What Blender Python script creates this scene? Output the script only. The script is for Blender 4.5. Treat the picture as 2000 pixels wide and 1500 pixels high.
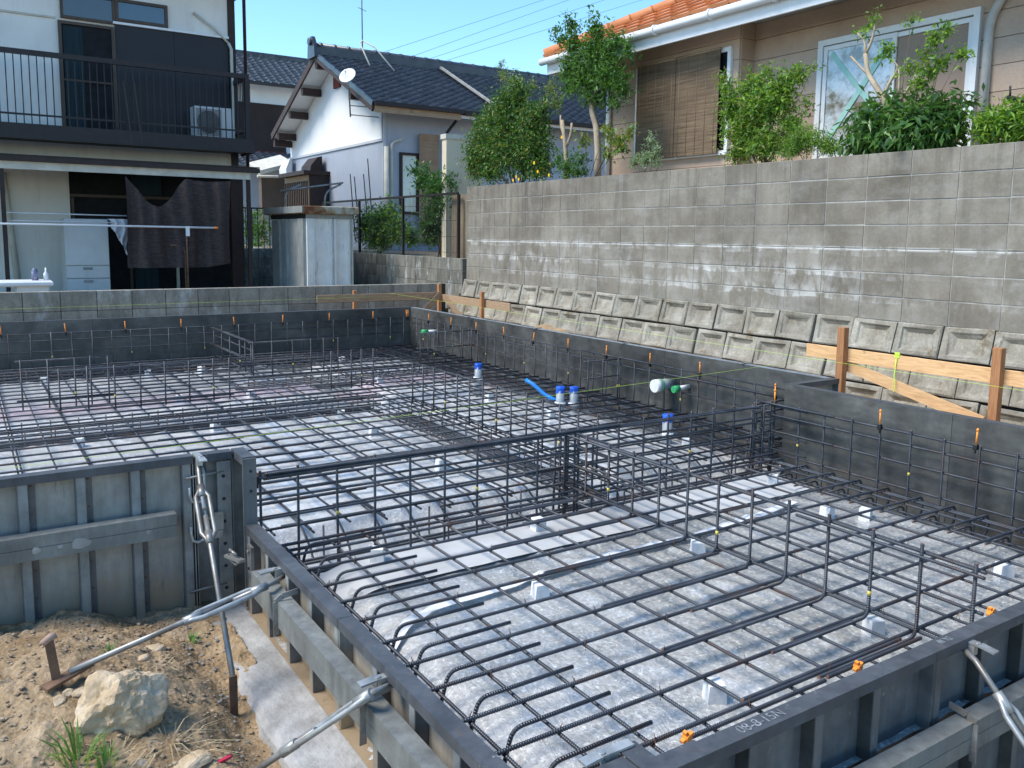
import bpy, math, random
import numpy as np
from mathutils import Vector, Matrix
random.seed(7); np.random.seed(7)
R = math.radians
scn = bpy.context.scene
for o in list(bpy.data.objects): bpy.data.objects.remove(o)

# ---------------------------------------------------------------- camera
H = 1.462
FPX, CYPX, YAW, PITCH, ROLL = 1662.9, 670.8, .5772, -.1248, .0131
_f = Vector((math.sin(YAW)*math.cos(PITCH), math.cos(YAW)*math.cos(PITCH), math.sin(PITCH)))
_r0 = Vector((math.cos(YAW), -math.sin(YAW), 0)); _u0 = _r0.cross(_f)
_r = _r0*math.cos(ROLL)+_u0*math.sin(ROLL); _u = _u0*math.cos(ROLL)-_r0*math.sin(ROLL)
cd = bpy.data.cameras.new('camera'); cam = bpy.data.objects.new('camera', cd)
scn.collection.objects.link(cam); scn.camera = cam
cd.sensor_width = 36; cd.lens = FPX/2000*36; cd.shift_y = -(750-CYPX)/2000
cd.clip_start = .05; cd.clip_end = 3000
m = Matrix((_r, _u, -_f)).transposed().to_4x4(); m.translation = (0, 0, H); cam.matrix_world = m

# ---------------------------------------------------------------- sky, sun, exposure
SUN_EL, SUN_AZ = R(54), R(-74)          # azimuth from +Y towards +X
w = bpy.data.worlds.new('World'); scn.world = w; w.use_nodes = True
nt = w.node_tree; nt.nodes.clear()
sky = nt.nodes.new('ShaderNodeTexSky'); sky.sky_type = 'NISHITA'; sky.sun_disc = False
sky.sun_elevation = SUN_EL; sky.sun_rotation = SUN_AZ
sky.air_density = 1.0; sky.dust_density = 0; sky.ozone_density = 3.0
bg = nt.nodes.new('ShaderNodeBackground'); bg.inputs[1].default_value = .15
ow = nt.nodes.new('ShaderNodeOutputWorld')
hs_ = nt.nodes.new('ShaderNodeHueSaturation'); hs_.inputs['Hue'].default_value = .492; hs_.inputs['Saturation'].default_value = 1.16; hs_.inputs['Value'].default_value = .86
nt.links.new(sky.outputs[0], hs_.inputs['Color']); nt.links.new(hs_.outputs[0], bg.inputs[0]); nt.links.new(bg.outputs[0], ow.inputs[0])
sl = bpy.data.lights.new('sun', 'SUN'); sl.energy = 2.4; sl.angle = R(26); sl.color = (1, .93, .82)
so = bpy.data.objects.new('sun', sl); scn.collection.objects.link(so)
sd = Vector((math.sin(SUN_AZ)*math.cos(SUN_EL), math.cos(SUN_AZ)*math.cos(SUN_EL), math.sin(SUN_EL)))
so.rotation_euler = sd.to_track_quat('Z', 'Y').to_euler()
scn.view_settings.view_transform = 'Standard'; scn.view_settings.look = 'None'
scn.view_settings.exposure = 1.15; scn.view_settings.gamma = 1

# ---------------------------------------------------------------- pixel -> direction (2000 x 1500 photograph)
def ray(x, y): return _f+_r*((x-1000)/FPX)-_u*((y-CYPX)/FPX)
def onz(x, y, z): d = ray(x, y); return d*((z-H)/d.z)+Vector((0, 0, H))
def onx(x, y, X): d = ray(x, y); return d*(X/d.x)+Vector((0, 0, H))
def ony(x, y, Y): d = ray(x, y); return d*(Y/d.y)+Vector((0, 0, H))

# ---------------------------------------------------------------- materials
def rgb(c): return (c[0], c[1], c[2], 1)
class NT:
    def __init__(s, name):
        s.m = bpy.data.materials.new(name); s.m.use_nodes = True
        s.t = s.m.node_tree; s.b = s.t.nodes['Principled BSDF']
    def n(s, kind, **kw):
        x = s.t.nodes.new('ShaderNode'+kind)
        for k, v in kw.items(): setattr(x, k, v)
        return x
    def l(s, a, b): s.t.links.new(a, b)
    def coord(s, kind='Object', scale=(1, 1, 1)):
        if kind == 'World': src = s.n('NewGeometry').outputs['Position']
        else: src = s.n('TexCoord').outputs[kind]
        mp = s.n('Mapping'); mp.inputs['Scale'].default_value = scale
        s.l(src, mp.inputs[0]); return mp.outputs[0]
    def noise(s, vec, scale, detail=4, rough=.55, dist=0):
        x = s.n('TexNoise'); x.inputs['Scale'].default_value = scale; x.inputs['Detail'].default_value = detail
        x.inputs['Roughness'].default_value = rough; x.inputs['Distortion'].default_value = dist
        s.l(vec, x.inputs['Vector']); return x.outputs['Fac']
    def ramp(s, fac, stops):
        x = s.n('ValToRGB'); e = x.color_ramp.elements
        while len(e) < len(stops): e.new(.5)
        for el, (p, c) in zip(e, stops):
            el.position = p; el.color = rgb(c) if not isinstance(c, (int, float)) else (c, c, c, 1)
        s.l(fac, x.inputs[0]); return x.outputs[0]
    def mix(s, fac, a, b, mode='MIX'):
        x = s.n('MixRGB', blend_type=mode)
        for v, i in ((fac, 0), (a, 1), (b, 2)):
            if isinstance(v, (int, float)): x.inputs[i].default_value = v if i == 0 else (v, v, v, 1)
            elif isinstance(v, tuple): x.inputs[i].default_value = rgb(v)
            else: s.l(v, x.inputs[i])
        return x.outputs[0]
    def math(s, op, a, b=0, clamp=False):
        x = s.n('Math', operation=op); x.use_clamp = clamp
        for v, i in ((a, 0), (b, 1)):
            if isinstance(v, (int, float)): x.inputs[i].default_value = v
            else: s.l(v, x.inputs[i])
        return x.outputs[0]
    def rand(s): return s.n('ObjectInfo').outputs['Random']
    def bump(s, h, strength=.3, dist=.01, prev=None):
        x = s.n('Bump'); x.inputs['Strength'].default_value = strength; x.inputs['Distance'].default_value = dist
        s.l(h, x.inputs['Height'])
        if prev is not None: s.l(prev, x.inputs['Normal'])
        return x.outputs[0]
    def out(s, col=None, rough=None, metal=0, normal=None, spec=None, coat=0, coatr=.1, trans=0, sub=None):
        b = s.b.inputs
        if col is not None:
            if isinstance(col, tuple): b['Base Color'].default_value = rgb(col)
            else: s.l(col, b['Base Color'])
        if rough is not None:
            if isinstance(rough, (int, float)): b['Roughness'].default_value = rough
            else: s.l(rough, b['Roughness'])
        b['Metallic'].default_value = metal
        if normal is not None: s.l(normal, b['Normal'])
        if spec is not None: b['Specular IOR Level'].default_value = spec
        b['Coat Weight'].default_value = coat; b['Coat Roughness'].default_value = coatr
        b['Transmission Weight'].default_value = trans
        return s.m
MATS = {}
def simple(name, c1, c2=None, scale=6, rough=.6, metal=0, bump=.15, bscale=60, kind='Object', stretch=(1, 1, 1), rnd=.12, dist=.004, spec=.4, lo=.35, hi=.65):
    """two-tone noise colour, fine relief, a little difference from object to object"""
    s = NT(name); v = s.coord(kind, stretch)
    c2 = c2 or tuple(x*.7 for x in c1)
    f = s.noise(v, scale, 6); col = s.ramp(f, [(lo, c2), (hi, c1)])
    if rnd:
        k = s.math('ADD', s.math('MULTIPLY', s.rand(), 2*rnd), 1-rnd)
        cc = s.n('CombineColor')
        for i in range(3): s.l(k, cc.inputs[i])
        col = s.mix(1.0, col, cc.outputs[0], 'MULTIPLY')
    n = s.bump(s.noise(v, bscale, 5), bump, dist) if bump else None
    fr = s.ramp(s.noise(v, scale*2.3, 3), [(.3, max(.05, rough-.1)), (.7, min(1, rough+.1))])
    MATS[name] = s.out(col, fr, metal, n, spec); return MATS[name]

# ---------------------------------------------------------------- mesh building
class MB:
    def __init__(s): s.v = []; s.f = []; s.uv = None; s.mi = []; s.sm = []
    def add(s, vs, fs, mi=0, smooth=False):
        b = len(s.v); s.v += [tuple(p) for p in vs]
        for f in fs: s.f.append(tuple(b+i for i in f)); s.mi.append(mi); s.sm.append(smooth)
        return s
    def box(s, a, b, mi=0, mat=None, bev=0):
        x0, y0, z0 = a; x1, y1, z1 = b
        if bev:
            e = bev; vs = []; 
            for z, k in ((z0, e), (z0+e, 0), (z1-e, 0), (z1, e)):
                for x, y in ((x0+k, y0+k), (x1-k, y0+k), (x1-k, y1-k), (x0+k, y1-k)): vs.append((x, y, z))
            fs = [(3, 2, 1, 0), (12, 13, 14, 15)]
            for r in range(3):
                for i in range(4): j = (i+1) % 4; fs.append((r*4+i, r*4+j, r*4+4+j, r*4+4+i))
        else:
            vs = [(x, y, z) for z in (z0, z1) for x, y in ((x0, y0), (x1, y0), (x1, y1), (x0, y1))]
            fs = [(3, 2, 1, 0), (4, 5, 6, 7), (0, 1, 5, 4), (1, 2, 6, 5), (2, 3, 7, 6), (3, 0, 4, 7)]
        if mat is not None: vs = [mat @ Vector(p) for p in vs]
        return s.add(vs, fs, mi)
    def beam(s, p, q, wd, ht, mi=0, up=(0, 0, 1)):
        """box from p to q, wd across, ht along up"""
        p = Vector(p); q = Vector(q); d = (q-p); L = d.length; d.normalize()
        up = Vector(up); sd_ = d.cross(up)
        if sd_.length < 1e-5: sd_ = Vector((1, 0, 0))
        sd_.normalize(); up = sd_.cross(d)
        m_ = Matrix((d, sd_, up)).transposed().to_4x4(); m_.translation = p
        return s.box((0, -wd/2, -ht/2), (L, wd/2, ht/2), mi, m_)
    def tube(s, pts, r, n=8, mi=0, cap=True, rad=None, smooth=True):
        pts = [Vector(p) for p in pts]; k = len(pts); vs = []; fs = []
        nv = None
        for i, p in enumerate(pts):
            t = (pts[min(i+1, k-1)]-pts[max(i-1, 0)]).normalized()
            if nv is None:
                a = Vector((0, 0, 1)) if abs(t.z) < .9 else Vector((1, 0, 0)); nv = (a-t*a.dot(t)).normalized()
            else: nv = (nv-t*nv.dot(t)).normalized()
            bn = t.cross(nv); rr = rad[i] if rad else r
            for j in range(n):
                a = 2*math.pi*j/n; vs.append(p+nv*(math.cos(a)*rr)+bn*(math.sin(a)*rr))
        for i in range(k-1):
            for j in range(n):
                j2 = (j+1) % n; fs.append((i*n+j, i*n+j2, i*n+n+j2, i*n+n+j))
        s.add(vs, fs, mi, smooth)
        if cap:
            b = len(s.v)-k*n
            s.f.append(tuple(b+j for j in reversed(range(n)))); s.mi.append(mi); s.sm.append(False)
            s.f.append(tuple(b+(k-1)*n+j for j in range(n))); s.mi.append(mi); s.sm.append(False)
        return s
    def prism(s, poly, axis, a, b, mi=0):
        """polygon given in the two axes that are not `axis`, extruded from a to b"""
        def P(u, v_, w_):
            return {'x': (w_, u, v_), 'y': (u, w_, v_), 'z': (u, v_, w_)}[axis]
        n = len(poly); vs = [P(u, v_, a) for u, v_ in poly]+[P(u, v_, b) for u, v_ in poly]
        fs = [tuple(range(n))[::-1], tuple(range(n, 2*n))]+[(i, (i+1) % n, n+(i+1) % n, n+i) for i in range(n)]
        return s.add(vs, fs, mi)
    def mesh(s, name, mats):
        me = bpy.data.meshes.new(name); me.from_pydata(s.v, [], s.f)
        for m_ in (mats if isinstance(mats, (list, tuple)) else [mats]): me.materials.append(m_)
        me.polygons.foreach_set('material_index', s.mi); me.polygons.foreach_set('use_smooth', s.sm)
        me.update(); return me
    def build(s, name, mats, parent=None, loc=None):
        return link(name, s.mesh(name, mats), parent, loc)
def link(name, me, parent=None, loc=None, mw=None):
    o = bpy.data.objects.new(name, me); scn.collection.objects.link(o)
    if mw is not None: o.matrix_local = mw
    elif loc is not None: o.location = loc
    if parent is not None:
        o.parent = parent
        o.matrix_parent_inverse = Matrix.Translation(parent.location).inverted() if parent.get('_abs', 0) else Matrix()
    return o
def tag(o, label, cat, group=None):
    o['label'] = label; o['category'] = cat
    if group: o['group'] = group
    return o
def thing(name, label, cat, loc=(0, 0, 0), group=None):
    """Empty at the thing's base; its parts are modelled in world coordinates"""
    o = bpy.data.objects.new(name, None); scn.collection.objects.link(o)
    o.empty_display_size = .1; o.location = loc; o['_abs'] = 1
    return tag(o, label, cat, group)
def sub(name, me_or_mb, mats, parent):
    """sub-part: parent is a mesh part placed at the origin of world-coordinate modelling"""
    o = bpy.data.objects.new(name, me_or_mb.mesh(name, mats)); scn.collection.objects.link(o); o.parent = parent
    return o
def struct(name, mb, mats): o = mb.build(name, mats); o['kind'] = 'structure'; return o
# ================================================================ material library
def mk_concrete_block():
    s = NT('concrete_block'); v = s.coord('World')
    f = s.noise(v, 2.2, 7, .6); fine = s.noise(v, 38, 6, .7)
    col = s.ramp(f, [(.3, (.175, .155, .126)), (.5, (.25, .226, .188)), (.72, (.325, .30, .255))])
    col = s.mix(.35, col, s.ramp(fine, [(.3, (.14, .13, .11)), (.7, (.42, .40, .36))]), 'OVERLAY')
    k = s.math('ADD', s.math('MULTIPLY', s.rand(), .16), .92); cc = s.n('CombineColor')
    for i in range(3): s.l(k, cc.inputs[i])
    col = s.mix(1, col, cc.outputs[0], 'MULTIPLY')
    # dark rain streaks from the top edge
    st = s.noise(s.coord('World', (1, 5, .55)), 2.2, 5, .6); z = s.n('SeparateXYZ'); s.l(s.n('NewGeometry').outputs['Position'], z.inputs[0])
    top = s.math('MULTIPLY', s.math('SUBTRACT', z.outputs[2], 1.35, True), 1.25, True)
    far = s.math('MULTIPLY', s.math('SUBTRACT', z.outputs[1], 8.6, True), .22, True)
    dk = s.math('MULTIPLY', s.ramp(st, [(.47, 0), (.64, 1)]), s.math('ADD', s.math('ADD', s.math('MULTIPLY', top, .45), .22), far, True))
    col = s.mix(s.math('MULTIPLY', dk, .8), col, (.11, .10, .085))
    # white lime bloom, strongest in the lower rows, running down from the joints
    ef = s.noise(s.coord('World', (1, 2.2, 1.1)), 2.6, 7, .68, .5)
    zb = s.math('MODULO', s.math('ADD', z.outputs[2], s.math('MULTIPLY', s.noise(s.coord('World', (1, 1, .5)), 1.7, 4, .6), .11)), .2)
    nearj = s.math('SUBTRACT', 1, s.math('MULTIPLY', zb, 8.5), True)
    low = s.math('SUBTRACT', 1, s.math('MULTIPLY', s.math('ABSOLUTE', s.math('SUBTRACT', z.outputs[2], 1.12)), 2.1), True)
    am = s.math('MULTIPLY', s.ramp(ef, [(.44, 0), (.58, 1)]), s.math('MULTIPLY', s.math('MULTIPLY', low, s.ramp(s.noise(s.coord('World', (1, .6, 1.6)), 1.1, 4, .6), [(.36, .12), (.60, 1)])), s.math('ADD', s.math('MULTIPLY', nearj, .8), .34), True))
    ln = s.math('SUBTRACT', 1, s.math('MULTIPLY', s.math('ABSOLUTE', s.math('SUBTRACT', z.outputs[2], 1.398)), 45), True)
    ln = s.math('MULTIPLY', ln, s.ramp(s.noise(s.coord('World', (1, 1, .4)), 5, 6, .7), [(.42, 0), (.52, 1)]))
    am = s.math('ADD', am, ln, True)
    pt_ = s.ramp(s.noise(s.coord('World', (1, .8, 1.3)), 4.2, 8, .72, 0), [(.50, 0), (.70, .30)]); col = s.mix(pt_, col, (.40, .395, .37))
    col = s.mix(s.math('MULTIPLY', am, .8), col, (.70, .70, .68))
    return s.out(col, .9, 0, s.bump(fine, .35, .004), .2)
BLOCK = mk_concrete_block()
def mk_sloped():
    s = NT('cast_concrete_block'); v = s.coord('World')
    f = s.noise(v, 5, 7, .65); fine = s.noise(v, 45, 6, .7)
    col = s.ramp(f, [(.3, (.21, .185, .145)), (.5, (.315, .29, .24)), (.7, (.43, .405, .35))])
    col = s.mix(.4, col, s.ramp(fine, [(.3, .12), (.7, .62)]), 'OVERLAY')
    k = s.math('ADD', s.math('MULTIPLY', s.rand(), .3), .85); cc = s.n('CombineColor')
    for i in range(3): s.l(k, cc.inputs[i])
    col = s.mix(1, col, cc.outputs[0], 'MULTIPLY')
    mo = s.ramp(s.noise(v, 3.1, 8, .75), [(.56, 0), (.64, 1)])
    col = s.mix(s.math('MULTIPLY', mo, .7), col, (.13, .095, .05))
    return s.out(col, .92, 0, s.bump(fine, .5, .005), .2)
SLOPED = mk_sloped()
MORTAR = simple('mortar', (.38, .37, .345), (.24, .23, .21), 8, .95, bump=.4)
DARKGAP = simple('dark_joint', (.05, .045, .04), (.03, .028, .025), 8, .95)

def mk_sheet():
    """clear plastic film over crushed stone"""
    s = NT('plastic_film_over_gravel'); v = s.coord('World')
    vo = s.n('TexVoronoi'); vo.inputs['Scale'].default_value = 42; s.l(v, vo.inputs['Vector'])
    st = s.ramp(vo.outputs['Distance'], [(.0, .62), (.55, .18)])
    n1 = s.noise(v, 58, 6, .72, .6); n2 = s.noise(v, 2.6, 6, .6)
    col = s.ramp(n1, [(.34, (.23, .23, .22)), (.47, (.37, .37, .355)), (.57, (.50, .50, .485)), (.65, (.80, .80, .79))])
    col = s.mix(.26, col, st, 'OVERLAY')
    # film lifted off the stone: milky patches
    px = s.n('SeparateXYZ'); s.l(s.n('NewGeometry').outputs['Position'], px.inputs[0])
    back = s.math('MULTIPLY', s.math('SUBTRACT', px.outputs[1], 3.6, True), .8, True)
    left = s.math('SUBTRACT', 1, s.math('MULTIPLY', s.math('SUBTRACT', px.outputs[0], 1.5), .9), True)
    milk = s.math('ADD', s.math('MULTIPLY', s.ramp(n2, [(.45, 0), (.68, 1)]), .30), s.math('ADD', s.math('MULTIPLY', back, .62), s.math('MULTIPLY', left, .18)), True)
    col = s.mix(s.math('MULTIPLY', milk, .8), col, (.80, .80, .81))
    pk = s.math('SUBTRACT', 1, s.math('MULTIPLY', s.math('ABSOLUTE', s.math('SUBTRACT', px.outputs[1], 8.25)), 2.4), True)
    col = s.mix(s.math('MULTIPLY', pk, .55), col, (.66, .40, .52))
    wr = s.noise(s.coord('World', (1, 1.6, 1)), 11, 8, .72, 1.6); wr2 = s.noise(v, 60, 4, .6, .6)
    cr = s.noise(s.coord('World', (1, .45, 1)), 7, 5, .6, 2.2); cr = s.math('POWER', s.math('SUBTRACT', 1, s.math('MULTIPLY', s.math('ABSOLUTE', s.math('SUBTRACT', cr, .5)), 7), True), 3)
    n = s.bump(wr, .30, .02); n = s.bump(wr2, .12, .004, n); n = s.bump(cr, .30, .012, n)
    return s.out(col, s.ramp(wr, [(.3, .25), (.7, .5)]), 0, n, .5, coat=1, coatr=.16)
SHEET = mk_sheet()
SUTE = simple('blinding_concrete', (.50, .51, .52), (.40, .405, .41), 5, .85, bump=.35, bscale=70, kind='World', rnd=0)
SUTE_ROUGH = simple('rough_blinding_concrete', (.40, .40, .40), (.27, .265, .26), 9, .92, bump=.8, bscale=30, kind='World', rnd=0, dist=.012)
TAPE = simple('white_tape', (.80, .82, .84), (.70, .72, .75), 5, .5, bump=.1)

def mk_soil():
    s = NT('sandy_soil'); v = s.coord('World')
    a = s.noise(v, 5, 8, .7); b = s.noise(v, 70, 7, .75)
    vo = s.n('TexVoronoi'); vo.inputs['Scale'].default_value = 60; s.l(v, vo.inputs['Vector'])
    col = s.ramp(a, [(.3, (.20, .135, .075)), (.5, (.35, .25, .15)), (.7, (.49, .37, .245))])
    col = s.mix(.55, col, s.ramp(b, [(.3, .1), (.7, .7)]), 'OVERLAY')
    col = s.mix(s.ramp(s.noise(v, 22, 5, .6), [(.62, 0), (.7, .5)]), col, (.33, .33, .32))
    h = s.mix(.5, b, vo.outputs['Distance'])
    return s.out(col, .95, 0, s.bump(h, .9, .012), .15)
SOIL = mk_soil()
PEBBLE = simple('soil_pebble', (.50, .39, .27), (.27, .19, .12), 30, .95, bump=.6, bscale=90, rnd=.3)
GPEB = simple('grey_gravel', (.36, .36, .35), (.18, .18, .175), 30, .9, bump=.6, bscale=90, rnd=.3)
GROUND = simple('earth', (.24, .19, .13), (.14, .11, .075), 2, .95, bump=.6, bscale=40, kind='World', rnd=0)

def mk_formface():
    """oily dark steel form face"""
    s = NT('dark_form_steel'); v = s.coord('World')
    a = s.noise(s.coord('World', (1, 1, .8)), 2.3, 7, .65, .4); b = s.noise(s.coord('World', (1, 1, 3)), 7, 8, .7)
    col = s.ramp(a, [(.3, (.042, .042, .041)), (.5, (.092, .091, .086)), (.72, (.165, .162, .150))])
    col = s.mix(.45, col, s.ramp(b, [(.3, .15), (.7, .65)]), 'OVERLAY')
    k = s.math('ADD', s.math('MULTIPLY', s.rand(), .35), .82); cc = s.n('CombineColor')
    for i in range(3): s.l(k, cc.inputs[i])
    col = s.mix(1, col, cc.outputs[0], 'MULTIPLY')
    rs = s.ramp(s.noise(v, 4.5, 7, .7), [(.60, 0), (.72, .5)]); col = s.mix(rs, col, (.10, .065, .04))
    return s.out(col, s.ramp(b, [(.3, .38), (.7, .62)]), .35, s.bump(b, .08, .003), .5)
FORMFACE = mk_formface()
def mk_galv(name, c1, c2, mud=.0, zmud=-.1):
    s = NT(name); v = s.coord('World'); vs_ = s.coord('World', (3, 3, .5))
    a = s.noise(v, 5, 7, .65); b = s.noise(vs_, 9, 7, .7)
    col = s.ramp(a, [(.3, c2), (.7, c1)]); col = s.mix(.4, col, s.ramp(b, [(.3, .2), (.7, .7)]), 'OVERLAY')
    sp = s.ramp(s.noise(v, 26, 6, .75), [(.66, 0), (.70, .8)]); col = s.mix(s.math('MULTIPLY', sp, .6), col, (.50, .49, .46))
    if mud:
        z = s.n('SeparateXYZ'); s.l(s.n('NewGeometry').outputs['Position'], z.inputs[0])
        mm = s.math('ADD', s.math('MULTIPLY', s.math('SUBTRACT', zmud, z.outputs[2]), 6), s.math('MULTIPLY', s.math('SUBTRACT', a, .5), 2.6), True)
        col = s.mix(s.math('MULTIPLY', mm, mud), col, (.33, .24, .145))
    rs = s.ramp(s.noise(s.coord('World', (4, 4, .8)), 4, 7, .7), [(.60, 0), (.70, .55)]); col = s.mix(rs, col, (.13, .08, .05))
    return s.out(col, s.ramp(b, [(.3, .42), (.7, .68)]), .15, s.bump(b, .1, .003), .5)
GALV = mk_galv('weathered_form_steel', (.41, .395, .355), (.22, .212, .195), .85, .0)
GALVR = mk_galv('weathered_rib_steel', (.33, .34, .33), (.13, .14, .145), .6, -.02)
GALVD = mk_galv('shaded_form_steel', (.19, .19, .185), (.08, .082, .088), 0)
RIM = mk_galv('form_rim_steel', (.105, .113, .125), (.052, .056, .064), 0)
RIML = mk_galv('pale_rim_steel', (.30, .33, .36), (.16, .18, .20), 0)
PIPE = mk_galv('galvanised_square_pipe', (.25, .26, .245), (.13, .135, .13), .2, -.1)
ZINC = simple('zinc_plated_steel', (.48, .49, .48), (.28, .28, .27), 14, .45, .55, bump=.05)
ROD = simple('brace_rod_steel', (.36, .36, .35), (.20, .18, .16), 9, .5, .6, bump=.1)
RUST = simple('rusty_steel', (.20, .115, .07), (.10, .06, .04), 14, .85, .1, bump=.3)

def mk_rebar():
    s = NT('rebar_steel'); v = s.coord('World')
    a = s.noise(v, 6, 6, .65)
    col = s.ramp(a, [(.32, (.05, .056, .067)), (.55, (.095, .105, .124)), (.70, (.15, .158, .172))])
    rs = s.ramp(s.noise(v, 3.3, 7, .7), [(.54, 0), (.66, .8)]); col = s.mix(rs, col, (.12, .065, .042))
    uv = s.n('TexCoord').outputs['UV']; sx = s.n('SeparateXYZ'); s.l(uv, sx.inputs[0])
    wv = s.math('SINE', s.math('MULTIPLY', sx.outputs[0], 2*math.pi/.0092))
    col = s.mix(s.math('MULTIPLY', s.ramp(wv, [(.3, 1), (.7, 0)]), .25), col, (.03, .032, .036))
    return s.out(col, .40, .55, s.bump(wv, .8, .0016), .5)
REBAR = mk_rebar()
TIE = simple('rusty_bar_end', (.24, .12, .07), (.12, .06, .04), 20, .8, .1)
YEL = simple('yellow_paint', (.80, .65, .12), (.70, .50, .08), 20, .6)
ORANGE = simple('orange_plastic', (.95, .33, .05), (.88, .26, .03), 20, .4, bump=0)
BLACKP = simple('black_plastic', (.02, .02, .022), (.012, .012, .013), 20, .5, bump=0)
SPACER = simple('spacer_concrete', (.74, .75, .75), (.62, .63, .63), 30, .9, bump=.4, bscale=120)
PVC = simple('grey_pvc', (.30, .33, .36), (.24, .27, .30), 10, .45, bump=0)
WPVC = simple('white_plastic', (.80, .80, .78), (.68, .68, .66), 10, .45, bump=0)
BLUE = simple('blue_cloth_tape', (.015, .12, .62), (.01, .07, .42), 30, .5, bump=.5, bscale=60)
BLUEH = simple('blue_hose', (.01, .22, .60), (.01, .16, .48), 10, .4, bump=0)
GREENP = simple('green_plastic', (.04, .36, .13), (.03, .27, .10), 10, .45, bump=0)
STRING = simple('lime_string', (.62, .85, .10), (.52, .75, .06), 10, .6, bump=0)
def mk_wood(name, c1, c2, stretch):
    s = NT(name); v = s.coord('Object', stretch)
    a = s.noise(v, 5, 6, .6, 1.2); col = s.ramp(a, [(.3, c2), (.55, c1), (.75, tuple(min(1, x*1.15) for x in c1))])
    kn = s.ramp(s.noise(s.coord('Object'), 7, 2, .4), [(.70, 0), (.76, 1)]); col = s.mix(s.math('MULTIPLY', kn, .6), col, tuple(x*.35 for x in c1))
    k = s.math('ADD', s.math('MULTIPLY', s.rand(), .4), .8); cc = s.n('CombineColor')
    for i in range(3): s.l(k, cc.inputs[i])
    col = s.mix(1, col, cc.outputs[0], 'MULTIPLY')
    return s.out(col, .75, 0, s.bump(a, .25, .003), .3)
WOODX = mk_wood('pine_board_x', (.56, .33, .17), (.38, .20, .09), (1.2, 14, 14))
WOODY = mk_wood('pine_board_y', (.66, .41, .21), (.48, .27, .12), (14, 1.2, 14))
WOODZ = mk_wood('pine_stake', (.42, .20, .09), (.27, .115, .05), (14, 14, 1.2))
OLDW = mk_wood('old_board', (.40, .27, .17), (.24, .15, .09), (1.2, 14, 14))
# ================================================================ terrain
g = MB(); g.add([(-400, -400, -.6), (400, -400, -.6), (400, 400, -.6), (-400, 400, -.6)], [(0, 1, 2, 3)]); struct('ground', g, GROUND)
def grid(name, x0, x1, y0, y1, st, fz, mat, keep=None, smooth=True):
    nx = int(round((x1-x0)/st)); ny = int(round((y1-y0)/st)); mb = MB()
    vs = [(x0+(x1-x0)*i/nx, y0+(y1-y0)*j/ny) for j in range(ny+1) for i in range(nx+1)]
    V = [(x, y, fz(x, y)) for x, y in vs]; F = []
    for j in range(ny):
        for i in range(nx):
            cx, cy = x0+(x1-x0)*(i+.5)/nx, y0+(y1-y0)*(j+.5)/ny
            if keep is None or keep(cx, cy):
                a = j*(nx+1)+i; F.append((a, a+1, a+nx+2, a+nx+1))
    mb.add(V, F, 0, smooth); return struct(name, mb, mat)
from mathutils import noise as mn
def nz(x, y, s, o=0): return mn.noise(Vector((x*s+o, y*s-o, o*1.7)))
def fbm(x, y, s, o=0):
    return nz(x, y, s, o)+.5*nz(x, y, s*2.1, o+3)+.25*nz(x, y, s*4.3, o+7)+.13*nz(x, y, s*9, o+11)
def sstep(a, b, t): t = max(0, min(1, (t-a)/(b-a))); return t*t*(3-2*t)
def soil_z(x, y):
    z = -.27+.05*sstep(2.6, 3.6, y)
    z += .17*math.exp(-((x-.30)/.42)**2-((y-3.05)/.55)**2)          # heap beside the form
    z += .10*sstep(.3, -.6, x)
    z -= .07*math.exp(-((x-.76)/.10)**2-((y-2.95)/.45)**2)          # hollow beside the blinding strip
    z += .08*math.exp(-((x-.56)/.16)**2-((y-2.35)/.35)**2)
    z += .022*fbm(x, y, 5, 2)+.016*fbm(x, y, 14, 5)+.008*fbm(x, y, 40, 9)+.07*sstep(.62, .25, x)*sstep(2.1, 2.9, y)
    return min(z, .02)
grid('soil', -1.6, .9, 1.2, 3.88, .013, soil_z, SOIL)
grid('soil', 5.24, 6.5, .5, 11.7, .06, lambda x, y: .06+.10*sstep(6.0, 6.35, x)+.03*fbm(x, y, 4)+(.16*math.exp(-((y-8.9)/.7)**2)*sstep(5.9, 6.3, x)), SOIL)
grid('soil', -6, 6.3, 10.62, 11.62, .06, lambda x, y: .18+.03*fbm(x, y, 4), SOIL)
# neighbours' yards
def slab(name, a, b, mat): m_ = MB(); m_.box(a, b); return struct(name, m_, mat)
slab('yard_ground', (-14, 11.7, -.5), (6.42, 45, .34), GROUND)
slab('garden_ground', (6.64, -2, -.5), (40, 12.0, 2.10), GROUND)
slab('neighbour_ground', (6.62, 12.01, -.5), (60, 70, 1.10), GROUND)

# ---------------------------------------------------------------- film-covered bed inside the forms
TR = [('y', 3.90, .18, .22), ('x', 3.32, .14, .2), ('y', 7.35, .25, .2), ('y', 10.4, .25, .25), ('x', 5.08, .3, .25), ('y', 8.8, .12, .2)]
def bed_z(x, y):
    d = 0
    for ax, c, hw, sl_ in TR:
        if ax == 'x' and y < 3.9: continue
        if ax == 'y' and c == 8.8 and x < 2.4: continue
        t = abs((x if ax == 'x' else y)-c); d = max(d, 1-sstep(hw, hw+sl_, t))
    if y < 3.9: d = max(d, 1-sstep(.06, .36, x-1.06), 1-sstep(.08, .34, 4.735-x))
    wr = .006*fbm(x, y, 3, 4)+.004*fbm(x, y, 9, 1)+.006*abs(nz(x, y, 14, 6))*max(.2, d)
    q = x+.5*y+.12*nz(x, y, 2.2, 8); wr += .010*max(0, 1-abs(nz(q, y*.25, 3.1, 2))*14)+.007*max(0, 1-abs(nz(y-.4*x, x*.3, 4.2, 5))*16)
    return -.088-.135*d+wr
def bed_keep(x, y): return (1.03 < x < 4.76) if y < 3.88 else (x < 5.24)
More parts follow.
